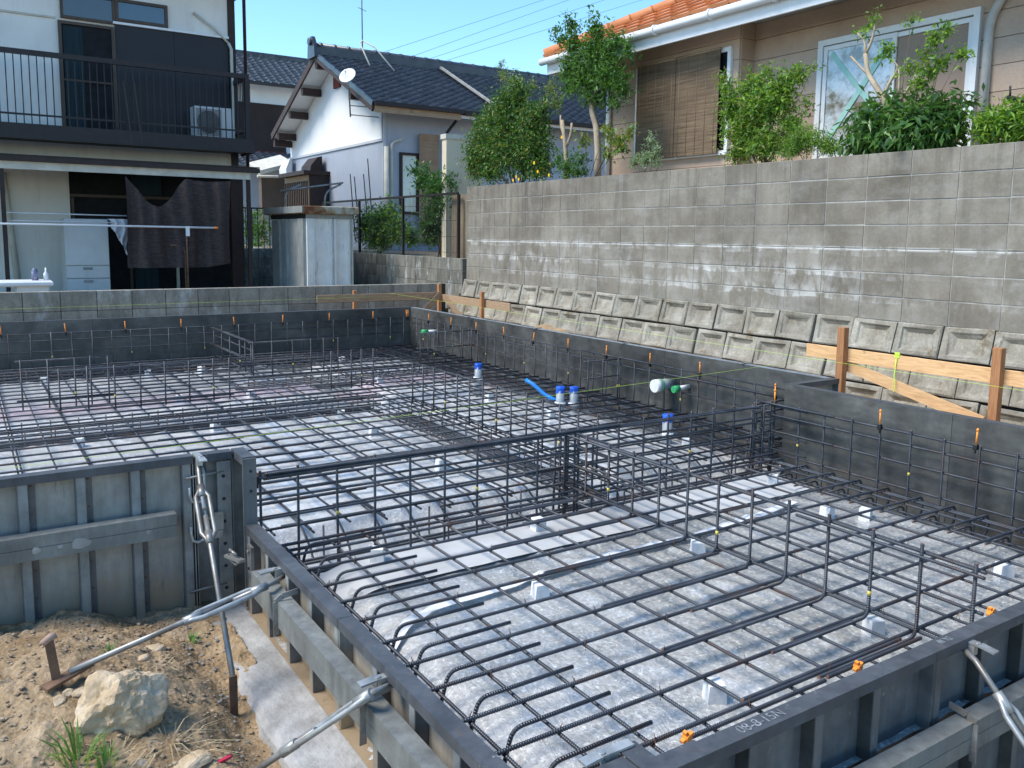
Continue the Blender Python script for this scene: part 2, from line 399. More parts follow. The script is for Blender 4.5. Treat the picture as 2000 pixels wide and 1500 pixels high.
grid('film_covered_bed', -1.5, 5.26, 1.42, 10.6, .026, bed_z, SHEET, bed_keep)
# pale concrete strip beside the footing and white joint tape
def ribbon(name, pts, w_, mat, lift=.012, zf=bed_z):
    mb = MB(); P_ = []
    for a, b in zip(pts, pts[1:]):
        n_ = max(1, int((Vector(b)-Vector(a)).length/.05))
        P_ += [Vector(a).lerp(Vector(b), k/n_) for k in range(n_)]
    P_.append(Vector(pts[-1])); V = []; F = []
    for i, p in enumerate(P_):
        t = (P_[min(i+1, len(P_)-1)]-P_[max(i-1, 0)]).normalized(); s_ = Vector((-t.y, t.x))
        for k in range(5):
            q = p+s_*(w_*(k/4-.5)); V.append((q.x, q.y, zf(q.x, q.y)+lift))
    for i in range(len(P_)-1):
        for k in range(4): a = i*5+k; F.append((a, a+1, a+6, a+5))
    mb.add(V, F); return struct(name, mb, mat)
grid('blinding_strip', 1.24, 4.42, 3.30, 3.66, .04, lambda x, y: -.074+.004*fbm(x, y, 3)-(.05*sstep(1.5, 1.25, x)), SUTE)
tp = [onz(x, y, -.11) for x, y in ((748, 1284), (800, 1236))]+[onz(x, y, -.085) for x, y in ((849, 1194), (978, 1158), (1044, 1137), (1200, 1089), (1344, 1056), (1475, 1015), (1550, 987))]
ribbon('joint_tape', [(p.x, p.y) for p in tp], .05, TAPE, .024)

# outer blinding concrete on which the forms stand
def rough_strip(name, x0, x1, y0, y1, zt, zb, mat, amp=.02, axis='y'):
    mb = MB(); n_ = int((y1-y0 if axis == 'y' else x1-x0)/.05)+1; V = []; F = []
    for i in range(n_+1):
        t = i/n_
        if axis == 'y':
            y = y0+(y1-y0)*t; e = amp*fbm(0, y, 7, 3); ring = [(x0+e-.02, y, zb), (x0+e-.004, y, zt-.03+.01*fbm(1, y, 20)), (x0+e+.015, y, zt), (x0+.08, y, zt+.004*fbm(2, y, 9)), (x1, y, zt+.003*fbm(3, y, 9)), (x1, y, zb)]
        else:
            x = x0+(x1-x0)*t; e = amp*fbm(x, 0, 7, 3); ring = [(x, y1, zb), (x, y1, zt), (x, y0+.08, zt), (x, y0+e+.015, zt), (x, y0+e, zt-.03), (x, y0+e-.02, zb)]
        V += ring
    for i in range(n_):
        for k in range(5): a = i*6+k; F.append((a, a+1, a+7, a+6))
    mb.add(V, F, 0, False); return struct(name, mb, mat)
rough_strip('blinding_concrete', .81, 1.12, 1.2, 3.70, -.222, -.34, SUTE_ROUGH, .010)
rough_strip('blinding_concrete', .62, 1.12, 3.70, 4.0, -.226, -.34, SUTE_ROUGH)
rough_strip('blinding_concrete', -3, .62, 3.72, 4.0, -.30, -.36, SUTE_ROUGH, axis='x')
# ================================================================ steel formwork
ZB, ZT, ZR = -.22, .482, .18
def fbox(mb, ax, u0, u1, n0, n1, z0, z1, mi=0):
    n0, n1 = min(n0, n1), max(n0, n1)
    if ax == 'x': mb.box((u0, n0, z0), (u1, n1, z1), mi)       # run along X, normal along Y
    else: mb.box((n0, u0, z0), (n1, u1, z1), mi)
def form_run(ax, nin, out, u0, u1, z0, z1, plen, label, ribs=False, face=None, outer=None, name='steel_formwork', grp=None, rim=None, step=.3):
    """nin: inner face coordinate, out: +1/-1 direction of the outside"""
    root = thing(name, label, 'formwork', ((u0 if ax == 'x' else nin), (nin if ax == 'x' else u0), z0), grp)
    n_ = max(1, int(round((u1-u0)/plen))); L = (u1-u0)/n_
    for i in range(n_):
        a, b = u0+i*L+.0015, u0+(i+1)*L-.0015; mb = MB(); o = out
        fbox(mb, ax, a, b, nin, nin+o*.004, z0, z1-.004, 0)
        fbox(mb, ax, a+.002, b-.002, nin+o*.0045, nin+o*.006, z0, z1-.004, 1)
        fbox(mb, ax, a, b, nin+o*.0, nin+o*.056, z1-.0038, z1, 2)            # top flange
        fbox(mb, ax, a, b, nin+o*.052, nin+o*.056, z1-.035, z1-.004, 2)      # its lip
        fbox(mb, ax, a, b, nin+o*.0065, nin+o*.055, z0, z0+.004, 1)
        fbox(mb, ax, a, a+.004, nin+o*.0065, nin+o*.0515, z0+.0045, z1-.0045, 1)
        fbox(mb, ax, b-.004, b, nin+o*.0065, nin+o*.0515, z0+.0045, z1-.0045, 1)
        pn = mb.build('form_panel', [face or FORMFACE, outer or GALV, rim or RIM], root)
        # small clips over the joint
        if ribs:
            k = max(1, int(round(L/step))); 
            for j in range(k+1 if i == n_-1 else k):
                c = a+.03+(L-.06)*j/max(1, k); rb = MB()
                fbox(rb, ax, c-.022, c-.018, nin+o*.0065, nin+o*.050, z0+.006, z1-.006)
                fbox(rb, ax, c-.0178, c+.012, nin+o*.046, nin+o*.0505, z0+.006, z1-.006)
                fbox(rb, ax, c+.0122, c+.016, nin+o*.0065, nin+o*.050, z0+.006, z1-.006)
                fbox(rb, ax, c+.0162, c+.045, nin+o*.0065, nin+o*.0105, z0+.006, z1-.006)
                rb.mi = [1 if i//6 in (0, 3) else 0 for i in range(len(rb.f))]; sub('rib', rb, [GALVD, FORMFACE] if outer is GALVD else [GALVR, GALVD], pn)  # shadow beside each rib put into the darker web and side flange colour
                bl = MB()
                for z in np.arange(z0+.08, z1-.05, .12):
                    e = nin+o*.0105; q = c+.03
                    fbox(bl, ax, q-.004, q+.004, e, e+o*.003, z-.004, z+.004)
                sub('rivets', bl, RUST, pn)
    return root
G = 'steel form walls around the foundation'
form_run('x', 10.55, 1, -1.4, 5.20, ZB, ZT, 1.32, 'dark steel form wall running along the low grey block wall', grp=None)
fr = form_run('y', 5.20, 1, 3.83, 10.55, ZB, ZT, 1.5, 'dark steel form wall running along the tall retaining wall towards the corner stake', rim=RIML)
form_run('y', 4.735, 1, 1.45, 3.82, ZB, ZT, 1.2, 'dark steel form wall stepping inwards below the sunlit timber batter board')
# the step between the two right-hand walls
form_run('x', 3.825, -1, 4.795, 5.262, ZB, ZT, .47, 'short steel form piece closing the step between two form walls', rim=RIM)
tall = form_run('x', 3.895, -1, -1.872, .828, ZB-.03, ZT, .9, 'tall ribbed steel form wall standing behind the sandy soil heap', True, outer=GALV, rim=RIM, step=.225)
form_run('x', 3.895, -1, .832, .998, ZB-.03, ZT, .166, 'smooth narrow steel form filling in between the ribbed wall and the corner form', False, outer=GALVR, rim=RIM)
ret = form_run('y', 1.06, -1, 3.70, 3.895, ZB, ZT, .195, 'narrow tall corner form with bolt holes at the end of the ribbed wall', False, outer=GALVR)
ep = MB(); ep.box((1.0, 3.688, ZB+.02), (1.06, 3.698, ZT-.005))
epo = ep.build('end_plate', GALVD, ret)
hl = MB()
for z in (.42, .33, .16, .02):
    hl.tube([(1.034, 3.690, z), (1.034, 3.684, z)], .006, 8)
sub('bolt_hole', hl, BLACKP, epo)
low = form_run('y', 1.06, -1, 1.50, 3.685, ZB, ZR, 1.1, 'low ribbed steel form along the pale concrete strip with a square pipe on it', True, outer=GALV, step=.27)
form_run('x', 1.50, -1, 1.06, 1.325, ZB, ZR, .265, 'short low steel form at the notched corner of the foundation', False)
cnr = form_run('y', 1.385, -1, 1.392, 1.50, -.5, ZR, .11, 'narrow low corner form with an L shaped top plate', False)
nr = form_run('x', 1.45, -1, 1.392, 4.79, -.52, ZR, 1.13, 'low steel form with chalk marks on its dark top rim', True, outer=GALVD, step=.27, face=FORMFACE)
# square pipe wales
def wale(ax, n0, u0, u1, z, label, hooks):
    root = thing('pipe_wale', label, 'steel pipe', (u0 if ax == 'x' else n0, n0 if ax == 'x' else u0, z-.05))
    mb = MB()
    for dz in (-.05, .001): fbox(mb, ax, u0, u1, n0-.03, n0+.03, z+dz, z+dz+.049)
    pp = mb.build('square_pipe', PIPE, root)
    for h in hooks:
        hb = MB()
        if ax == 'y': pts = [(n0+.05, h, z+.075), (n0-.01, h, z+.068), (n0-.035, h, z+.05), (n0-.036, h, z-.04), (n0-.033, h+.01, z-.085)]
        else: pts = [(h, n0+.05, z+.075), (h, n0-.01, z+.068), (h, n0-.035, z+.05), (h, n0-.036, z-.04), (h+.01, n0-.033, z-.085)]
        for p, q in zip(pts, pts[1:]): hb.beam(p, q, .022, .004, up=(0, 1, 0) if ax == 'y' else (1, 0, 0))
        hb.build('hook_clamp', ROD, root)
    return root
wale('y', .963, 1.3, 3.36, .045, 'grey square pipe clamped along the low ribbed form', (3.02, 2.2, 1.7))
wl_ = wale('x', 3.795, -1.5, .735, .205, 'worn square pipe with cement splashes across the tall ribbed form', ())
wale('x', 1.345, 1.9, 4.6, -.10, 'grey square pipe clamped below the chalk marked rim', (2.62,))
sp = MB()
for c, r_ in ((onx(0, 0, 1), 0),):
    pass
# L shaped top plate in the corner
lp = MB(); lp.prism([(1.325, 1.388), (1.52, 1.388), (1.52, 1.452), (1.387, 1.452), (1.387, 1.53), (1.325, 1.53)], 'z', ZR+.0008, ZR+.0052)
lp.build('corner_plate', RIM, cnr)
# chalk writing on the rim
def text_part(name, body, size, mw, mat, parent, ext=.0006):
    cu = bpy.data.curves.new(name, 'FONT'); cu.body = body; cu.size = size; cu.extrude = ext; cu.align_x = 'CENTER'; cu.align_y = 'CENTER'
    to = bpy.data.objects.new(name, cu); scn.collection.objects.link(to); dg = bpy.context.evaluated_depsgraph_get()
    me = bpy.data.meshes.new_from_object(to.evaluated_get(dg)); bpy.data.objects.remove(to)
    me.materials.clear(); me.materials.append(mat); me.transform(mw)
    return link(name, me, parent)
CHALK = simple('chalk', (.30, .31, .33), (.14, .15, .16), 90, .95, bump=0, rnd=0, lo=.42, hi=.6)
text_part('chalk_writing', '08-8-15N', .045, Matrix.Translation((1.74, 1.423, ZR+.0012)) @ Matrix.Rotation(0, 4, 'Z'), CHALK, nr)
text_part('chalk_writing', 'III XI', .034, Matrix.Translation((2.62, 1.425, ZR+.0012)), CHALK, nr)
text_part('stencil_mark', 'VEHN', .02, Matrix.Translation((.885, 3.885, .41)) @ Matrix.Rotation(R(90), 4, 'X') @ Matrix.Rotation(R(90), 4, 'Z'), BLACKP, tall)
# J-hooks, wedge bolt and pins hanging on the tall form near its corner
jh = MB()
for z in (.30, .12):
    x0, y0 = .835, 3.832
    jh.tube([(x0+.03, y0+.03, z+.14), (x0+.034, y0, z+.10), (x0+.036, y0-.004, z), (x0+.02, y0-.006, z-.024), (x0-.004, y0-.006, z-.03), (x0-.024, y0-.006, z-.02), (x0-.03, y0-.006, z+.01), (x0-.03, y0-.006, z+.045)], .007, 7)
jh.build('j_hook', ZINC, tall)
wb = MB(); wb.box((.90, 3.80, .14), (.94, 3.835, .215)); wb.box((.895, 3.795, .105), (.935, 3.83, .138)); wb.box((.88, 3.81, .19), (.90, 3.82, .2)); wb.build('wedge_clamp', ROD, tall)
for z in (.385, -.14):
    hb = MB(); hb.tube([(.79, 3.836, z), (.955, 3.836, z+.012)], .006, 7); hb.build('tie_bar', ROD, tall)
jb = MB(); jb.box((.925, 3.832, ZB), (.985, 3.838, ZT-.04)); jb.build('edge_plate', GALVR, tall)
jb = MB()
for z in np.arange(-.15, .46, .105): jb.tube([(.952, 3.833, z), (.952, 3.829, z)], .008, 8)
jb.build('bolt_hole', BLACKP, tall)
# corner lock between tall and low form
lk = MB(); lk.box((.985, 3.54, .00), (.9985, 3.60, .125)); lk.tube([(.984, 3.57, .10), (.976, 3.57, .10)], .008, 8); lk.tube([(.984, 3.57, .025), (.980, 3.57, .025)], .007, 8, 1)
lk.build('lock_plate', [ROD, BLACKP], low)
ll = MB(); ll.beam((.965, 3.60, .05), (.93, 3.72, .045), .03, .012); ll.tube([(.95, 3.64, .07), (.935, 3.69, .08), (.93, 3.70, .04), (.95, 3.65, .02), (.955, 3.62, .05)], .006, 6); ll.build('lock_lever', ROD, low)
for x_, w_, h2 in ((.36, .036, .022), (.20, .016, .014), (.285, .010, .008), (.62, .012, .01)):   # pale cement splashes on the pipe
    sp_ = MB(); n_ = 18; z_ = .205+(.012 if w_ > .04 else -.01); ring = []
    for j in range(n_):
        a = 2*math.pi*j/n_; q = 1+.10*math.sin(3*a+x_*40)+.06*math.sin(7*a); ring.append((x_+math.cos(a)*w_*q, 3.7635, z_+math.sin(a)*h2*q))
    sp_.add(ring+[(x_, 3.7620, z_)], [(i, (i+1) % n_, n_) for i in range(n_)]); sp_.build('cement_splash', MORTAR, wl_)
# clips along far rims
clip_i = 0
for k in range(4):
    y = 4.6+k*1.45; cb = MB(); cb.box((5.19, y, ZT+.001), (5.27, y+.03, ZT+.008)); cb.box((5.258, y+.001, ZT-.05), (5.266, y+.029, ZT)); cb.build('rim_clip', ROD, fr)

# ---------------------------------------------------------------- turnbuckle braces
def arc_pts(p, q, n=2): return [Vector(p).lerp(Vector(q), i/n) for i in range(n+1)]
def turnbuckle(name, label, clampP, clampdir, P0, P1, t0, t1, fmat=ZINC):
    """clampP: point on the rim; P0 -> P1 the rod; open frame between fractions t0 and t1"""
    root = thing(name, label, 'brace', tuple(P1))
    P0, P1 = Vector(P0), Vector(P1); d = (P1-P0).normalized(); sd_ = d.cross(Vector((0, 0, 1))).normalized(); L = (P1-P0).length
    A, B = P0.lerp(P1, t0), P0.lerp(P1, t1)
    rd = MB(); c = Vector(clampP)
    rd.tube([c+Vector((0, 0, -.02)), c.lerp(P0, .5)+Vector((0, 0, -.012)), P0, P0.lerp(A, .5), A+d*.10], .0095, 8); rd.build('upper_rod', ROD, root)
    rd = MB(); rd.tube([B-d*.12, B, P1], .0105, 8); rd.build('lower_rod', ROD, root)
    fr_ = MB()
    for s_ in (-1, 1):
        fr_.tube([A-d*.03+sd_*(s_*.004), A+sd_*(s_*.012), A+d*.03+sd_*(s_*.027), B-d*.03+sd_*(s_*.027), B+sd_*(s_*.012), B+d*.03+sd_*(s_*.004)], .0095, 8)
    for e in (A, B): fr_.tube([e-d*.035, e+d*.03], .016, 10)
    fr_.build('turnbuckle_frame', fmat, root)
    # clamp gripping the rim
    cl = MB(); cdv = Vector(clampdir).normalized()
    cl.beam(c-cdv*.055+Vector((0, 0, .010)), c+cdv*.045+Vector((0, 0, .010)), .028, .006)
    cl.beam(c-cdv*.11+Vector((0, 0, .006)), c-cdv*.057+Vector((0, 0, .011)), .032, .006)
    cl.beam(c-cdv*.045+Vector((0, 0, -.012)), c-cdv*.005+Vector((0, 0, -.012)), .022, .034)
    cl.tube([c-cdv*.05+Vector((0, 0, .012)), c-cdv*.05+Vector((0, 0, .017))], .009, 10)
    cl.build('rim_clamp', ZINC, root)
    return root
def stake(label, base, top, hit=True):
    root = thing('steel_stake', label, 'stake', tuple(base))
    mb = MB(); b, t = Vector(base), Vector(top)
    mb.beam(b, t, .028, .010, up=(0, 1, 0)); mb.beam(b+Vector((0, .009, 0)), t+Vector((0, .009, 0)), .009, .012, up=(0, 1, 0)); mb.build('shaft', RUST, root)
    return root
# brace 1: low form to the stake in the soil
def gp(x, y):
    z = -.15
    for _ in range(8): q = onz(x, y, z); z = soil_z(q.x, q.y)
    return Vector((q.x, q.y, z))
s1 = gp(122, 1340)+Vector((0, 0, .012))
turnbuckle('turnbuckle_brace', 'long thin turnbuckle brace running from the low rim to the bent headed stake', onx(560, 1112, 1.03), (1, 0, 0), onx(525, 1142, .93), s1+Vector((.02, 0, .03)), .06, .42)
r_ = stake('rusty steel stake with a bent pale head standing in the soil', s1+Vector((0, 0, -.12)), ony(95, 1250, s1.y))
hd = MB(); tp_ = ony(95, 1250, s1.y); hd.tube([tp_+Vector((-.02, -.004, -.008)), tp_+Vector((0, 0, .006)), tp_+Vector((.022, .004, .012))], .012, 8); hd.build('bent_head', simple('pale_rust', (.42, .30, .24), (.30, .19, .14), 20, .8), r_)
fp = MB(); fp.beam(s1+Vector((-.055, -.03, .006)), s1+Vector((.09, .03, .032)), .045, .01); fp.build('foot_plate', RUST, r_)
# brace 2: low form towards the camera
e2 = onz(440, 1545, -.25)
turnbuckle('turnbuckle_brace', 'zinc turnbuckle brace crossing the square pipe in front of the pale concrete strip', onx(768, 1322, 1.03), (1, 0, 0), onx(728, 1352, .93), e2, .06, .55)
# brace 3: tall form to the stake in the hollow
b3 = onz(455, 1325, -.12)
turnbuckle('turnbuckle_brace', 'rusty turnbuckle brace hanging down from the tall form rim to a stake', ony(386, 893, 3.84), (0, 1, 0), ony(391, 945, 3.76), b3, .05, .32, ROD)
stake('rusty channel stake in the hollow beside the pale concrete strip', b3+Vector((.0, 0, -.22)), b3+Vector((.0, 0, .01)))
# brace 4: near right form
turnbuckle('turnbuckle_brace', 'zinc turnbuckle brace on the chalk marked low form', ony(1880, 1252, 1.42), (0, 1, 0), ony(1905, 1290, 1.33), Vector((2.62, .72, -.45)), .16, .62)
turnbuckle('turnbuckle_brace', 'turnbuckle brace clamped to the L shaped corner plate', onz(1205, 1468, ZR), (1, 0, 0), onz(1205, 1468, ZR)+Vector((-.12, -.02, -.06)), Vector((.65, 1.15, -.45)), .1, .5)
# ================================================================ retaining wall of concrete blocks
rw = thing('retaining_wall', 'tall grey concrete block retaining wall with white lime stains and dished blocks at its foot', 'wall', (6.4, 6, 0))
RX, RZ0, RZ1 = 6.53, .80, 2.20
def block_mesh(w_, h_, d, bev=.004, name='block', mat=None):
    mb = MB(); mb.box((0, -w_/2, -h_/2), (d, w_/2, h_/2), bev=bev); return mb.mesh(name, mat or BLOCK)
bms = [block_mesh(.391, .191, .10, b) for b in (.002, .003, .0045)]
yj = 6.13-.4*13
for r_ in range(7):
    for k in range(26):
        y = yj+.4*k+.2
        if y > 11.34: continue
        o = link('concrete_block', random.choice(bms), rw, (RX+random.uniform(-.002, .002), y, RZ0+.2*r_+.1))
mb = MB(); mb.box((RX+.0042, yj, RZ0-.02), (RX+.16, 11.335, RZ1-.006)); mb.build('mortar_core', MORTAR, rw)
def dish_mesh(i):
    rnd = random.Random(i); w_, h_ = .388, .262; mb = MB(); j = lambda a: rnd.uniform(-a, a)
    V = []
    for ins, dx in ((0, 0), (.012, -.006), (.045, -.004), (.062, .012), (.095, .045)):
        for sy, sz in ((-1, -1), (1, -1), (1, 1), (-1, 1)):
            ex = dx
            if ins > .09: ex = .034 if sz > 0 else .020
            iz = ins if not (sz < 0 and ins > .05) else ins*1.05
            V.append((ex+j(.004), sy*(w_/2-ins)+j(.006), sz*(h_/2-iz*.8)+j(.005)))
    F = []
    for r_ in range(4):
        for k in range(4): F.append((r_*4+k, r_*4+(k+1) % 4, r_*4+4+(k+1) % 4, r_*4+4+k))
    F.append((16, 17, 18, 19)); V += [(.12, sy*w_/2, sz*h_/2) for sy, sz in ((-1, -1), (1, -1), (1, 1), (-1, 1))]
    for k in range(4): F.append((k, 20+k, 20+(k+1) % 4, (k+1) % 4))
    F = [f[::-1] for f in F]
    mb.add(V, F); return mb.mesh('dished_block', SLOPED)
dms = [dish_mesh(i) for i in range(24)]
tilt = Matrix.Rotation(-math.atan2(.07, .27)*-1, 4, 'Y')
for r_ in range(3):
    for k in range(27):
        y = (.14 if r_ % 2 == 0 else .34)+.4*(k+1)+.2
        if y > 11.45: continue
        zc = .815-.135-.272*r_; xc = 6.505-.07*(r_+.5)
        if r_ == 2 and y > 5.5: continue
        mw = Matrix.Translation((xc+random.uniform(-.012, .010), y, zc)) @ tilt @ Matrix.Rotation(random.uniform(-.022, .022), 4, 'X')
        link('dished_block', random.choice(dms), rw, mw=mw)
mb = MB(); mb.add([(6.33+.02, .4, -.1), (6.33+.02, 11.5, -.1), (6.55, 11.5, .80), (6.55, .4, .80), (6.7, .4, -.1), (6.7, 11.5, -.1), (6.7, 11.5, .80), (6.7, .4, .80)],
       [(0, 3, 2, 1), (4, 5, 6, 7), (3, 7, 6, 2), (0, 4, 7, 3), (1, 2, 6, 5)]); mb.build('backing', DARKGAP, rw)
# moss and lime crust along the ledge is left to the material; crumbs of sand lie on the lower row

# ---------------------------------------------------------------- low block wall at the back
def mk_oldblock(name, c1, c2, white):
    s = NT(name); v = s.coord('World'); st = s.noise(s.coord('World', (2.2, 2.2, .7)), 4, 7, .65)
    col = s.ramp(st, [(.3, c2), (.7, c1)]); fine = s.noise(v, 40, 6, .7)
    col = s.mix(.4, col, s.ramp(fine, [(.3, .2), (.7, .62)]), 'OVERLAY')
    k = s.math('ADD', s.math('MULTIPLY', s.rand(), .4), .8); cc = s.n('CombineColor')
    for i in range(3): s.l(k, cc.inputs[i])
    col = s.mix(1, col, cc.outputs[0], 'MULTIPLY')
    ef = s.ramp(s.noise(s.coord('World', (1.6, 1.6, .8)), 2.4, 7, .7), [(.56, 0), (.70, 1)])
    col = s.mix(s.math('MULTIPLY', ef, white), col, (.60, .62, .64))
    return s.out(col, .92, 0, s.bump(fine, .4, .004), .2)
BLKB = mk_oldblock('low_wall_block', (.36, .335, .285), (.19, .175, .15), .55)
BLKD = mk_oldblock('mossy_block', (.25, .24, .205), (.09, .086, .075), .75)
lw = thing('block_wall', 'low grey block wall behind the back form wall', 'wall', (0, 11.6, 0))
bx = ony(42.5, 572, 11.57).x; mb = MB(); mb.box((-.196, 0, -.1195), (.196, .12, .1195), bev=.004); m1 = mb.mesh('block', BLKB)
for r_ in range(4):
    for k in range(-8, 15):
        x = bx+.4*k+.2
        if x < 6.1: link('concrete_block', m1, lw, (x, 11.57+random.uniform(-.002, .002), .735-.12-.2435*r_))
mb = MB(); mb.box((-4, 11.577, -.3), (6.30, 11.68, .729)); mb.build('mortar_core', DARKGAP, lw)
# wall with the mesh fence, continuing the line of the retaining wall
fw = thing('block_wall', 'dark stained low block wall carrying the black mesh fence', 'wall', (6.5, 14, .3))
mb = MB(); mb.box((0, -.195, -.195/2), (.12, .195, .195/2), bev=.005); m2 = mb.mesh('block', BLKD)
for r_ in range(4):
    for k in range(32):
        y = 11.6+.4*k; link('concrete_block', m2, fw, (6.5+random.uniform(-.003, .003), y, 1.12-.1-.2*r_))
mb = MB(); mb.box((6.508, 11.41, .2), (6.61, 24.2, 1.11)); mb.build('mortar_core', MORTAR, fw)
BLKMETAL = simple('black_fence_metal', (.028, .022, .022), (.018, .015, .015), 20, .5, .2, bump=0)
fe = thing('mesh_fence', 'black wire mesh fence on the dark stained low wall', 'fence', (6.55, 14, 1.12))
for y in (11.62, 13.58, 15.5, 17.4):
    mb = MB(); mb.box((6.53, y-.022, 1.10), (6.57, y+.022, 2.10)); mb.build('fence_post', BLKMETAL, fe)
mb = MB(); mb.box((6.53, 11.645, 2.10), (6.57, 17.4, 2.135)); mb.build('top_rail', BLKMETAL, fe)
for z in (1.2, 1.45, 1.7, 1.95):
    mb = MB(); mb.tube([(6.545, 11.65, z), (6.545, 17.38, z)], .003, 5); mb.build('horizontal_wire', BLKMETAL, fe)
mb = MB()
for y in np.arange(11.66, 17.38, .05): mb.tube([(6.541, y, 1.14), (6.541, y, 2.10)], .0026, 4, cap=False)
o = mb.build('wire_mesh', BLKMETAL, fe); o['kind'] = 'stuff'

# ---------------------------------------------------------------- batter boards and strings
def wbox(name, a, b, mat, parent):
    c = tuple((p+q)/2 for p, q in zip(a, b)); mb = MB(); mb.box(tuple(p-q for p, q in zip(a, c)), tuple(p-q for p, q in zip(b, c)), bev=.002)
    return mb.build(name, mat, parent, c)
bb = thing('batter_board', 'bright pine batter board on two reddish stakes below the tall retaining wall', 'batter board', (5.8, 3.5, .05))
wbox('board', (5.835, 2.05, .517), (5.85, 4.51, .622), WOODY, bb)
for y, zt in ((4.15, .79), (2.95, .768)): wbox('stake', (5.775, y-.03, -.05), (5.833, y+.03, zt), WOODZ, bb)
mb = MB(); mb.beam((5.858, 4.2, .50), (5.858, 3.05, .235), .014, .085); mb.build('diagonal_brace', WOODY, bb)
bt = thing('batter_board', 'corner batter board of old boards and stakes at the end of the low block wall', 'batter board', (5.9, 11.0, .1))
wbox('board', (4.06, 11.085, .535), (5.95, 11.10, .64), OLDW, bt)
wbox('board', (5.98, 9.25, .500), (5.995, 11.12, .605), OLDW, bt)
for x, y, zt in ((4.62, 11.125, .69), (5.955, 11.13, .755), (5.94, 9.88, .715)): wbox('stake', (x-.024, y-.024, 0), (x+.024, y+.024, zt), WOODZ, bt)
mb = MB(); mb.beam((5.92, 11.06, .60), (5.60, 11.06, .30), .014, .08); mb.build('diagonal_brace', OLDW, bt)
mb = MB(); mb.beam((5.965, 11.0, .58), (5.965, 10.35, .25), .014, .08); mb.build('diagonal_brace', OLDW, bt)
def string(label, p, q, sag=.0, r=.0016):
    mb = MB(); p, q = Vector(p), Vector(q); n_ = 12
    mb.tube([p.lerp(q, i/n_)-Vector((0, 0, sag*4*(i/n_)*(1-i/n_))) for i in range(n_+1)], r, 5)
    return tag(mb.build('string_line', STRING), label, 'string')
string('lime string stretched along the low block wall at the back', (-2, 10.98, .585), (5.12, 11.083, .60), .004, .0010)
string('lime string stretched along the retaining wall from the corner batter board', (5.12, 11.08, .645), (5.23, 1.6, .60), .006, .0009)
string('lime string stretched across the rebar from the tall form to the bright board', (-1.0, 4.0, .47), (5.83, 4.14, .575), .012, .0008)
hs = MB(); y = 3.70
hs.tube([(5.829, y, .628), (5.829, y-.004, .60), (5.826, y+.01, .48), (5.826, y+.016, .37), (5.826, y+.005, .345), (5.826, y-.006, .37), (5.826, y+.006, .46), (5.827, y+.004, .60)], .0022, 5)
hs.box((5.831, y-.02, .605), (5.8345, y+.02, .645))
hs.box((5.831, y-.02, .6235), (5.855, y+.02, .6265))
tag(hs.build('string_loop', STRING), 'lime tape and loop of string hanging from the bright pine board', 'string')
# ================================================================ reinforcing bars
_cache = {}
def ribbed(L, r, dense):
    """straight bar along local X; dense bars carry real ribs"""
    key = (round(L, 3), r, dense)
    if key in _cache: return _cache[key]
    V = []; F = []; U = []; ns = 7
    if dense:
        n_ = int(L/.0092); xs = []; rs = []
        for i in range(n_):
            x = i*.0092; xs += [x, x+.005, x+.0062, x+.0082]; rs += [r*.93, r*.93, r*1.12, r*1.12]
        xs.append(L); rs.append(r)
    else: xs = [0, L]; rs = [r, r]
    for x, q in zip(xs, rs):
        for j in range(ns):
            a = 2*math.pi*j/ns; V.append((x, math.cos(a)*q, math.sin(a)*q))
    for i in range(len(xs)-1):
        for j in range(ns): j2 = (j+1) % ns; F.append((i*ns+j, i*ns+j2, i*ns+ns+j2, i*ns+ns+j))
    nb = len(F); F.append(tuple(reversed(range(ns)))); F.append(tuple(range((len(xs)-1)*ns, len(xs)*ns)))
    me = bpy.data.meshes.new('rebar'); me.from_pydata(V, [], F); me.materials.append(REBAR); me.materials.append(TIE)
    uv = me.uv_layers.new(name='UVMap')
    lv = np.zeros(len(me.loops), dtype=np.int32); me.loops.foreach_get('vertex_index', lv)
    X = np.array([v[0] for v in V]); co = np.zeros((len(lv), 2)); co[:, 0] = X[lv] if not dense else 0
    uv.data.foreach_set('uv', co.ravel())
    me.polygons.foreach_set('use_smooth', [True]*nb+[False]*2); me.polygons.foreach_set('material_index', [0]*nb+[1]*2)
    me.update(); _cache[key] = me; return me
def sbar(parent, p, q, r=.0065, dense=False, name='rebar'):
    p, q = Vector(p), Vector(q); d = q-p; L = d.length; d.normalize()
    up = Vector((0, 0, 1)) if abs(d.z) < .95 else Vector((1, 0, 0)); sd_ = up.cross(d).normalized(); up = d.cross(sd_)
    mw = Matrix((d, sd_, up)).transposed().to_4x4() @ Matrix.Rotation(random.uniform(0, 6), 4, 'X'); mw.translation = p
    return link(name, ribbed(L, r, dense), parent, mw=mw)
def bend(pts, rad=.03, n=4):
    """round the corners of a polyline"""
    pts = [Vector(p) for p in pts]; out = [pts[0]]
    for a, b, c in zip(pts, pts[1:], pts[2:]):
        u_, v_ = (a-b).normalized(), (c-b).normalized(); k = min(rad, (a-b).length*.45, (c-b).length*.45)
        A, C = b+u_*k, b+v_*k
        for i in range(n+1):
            t = i/n; out.append(A*(1-t)**2+b*2*t*(1-t)+C*t*t)
    out.append(pts[-1]); return out
_bc = {}
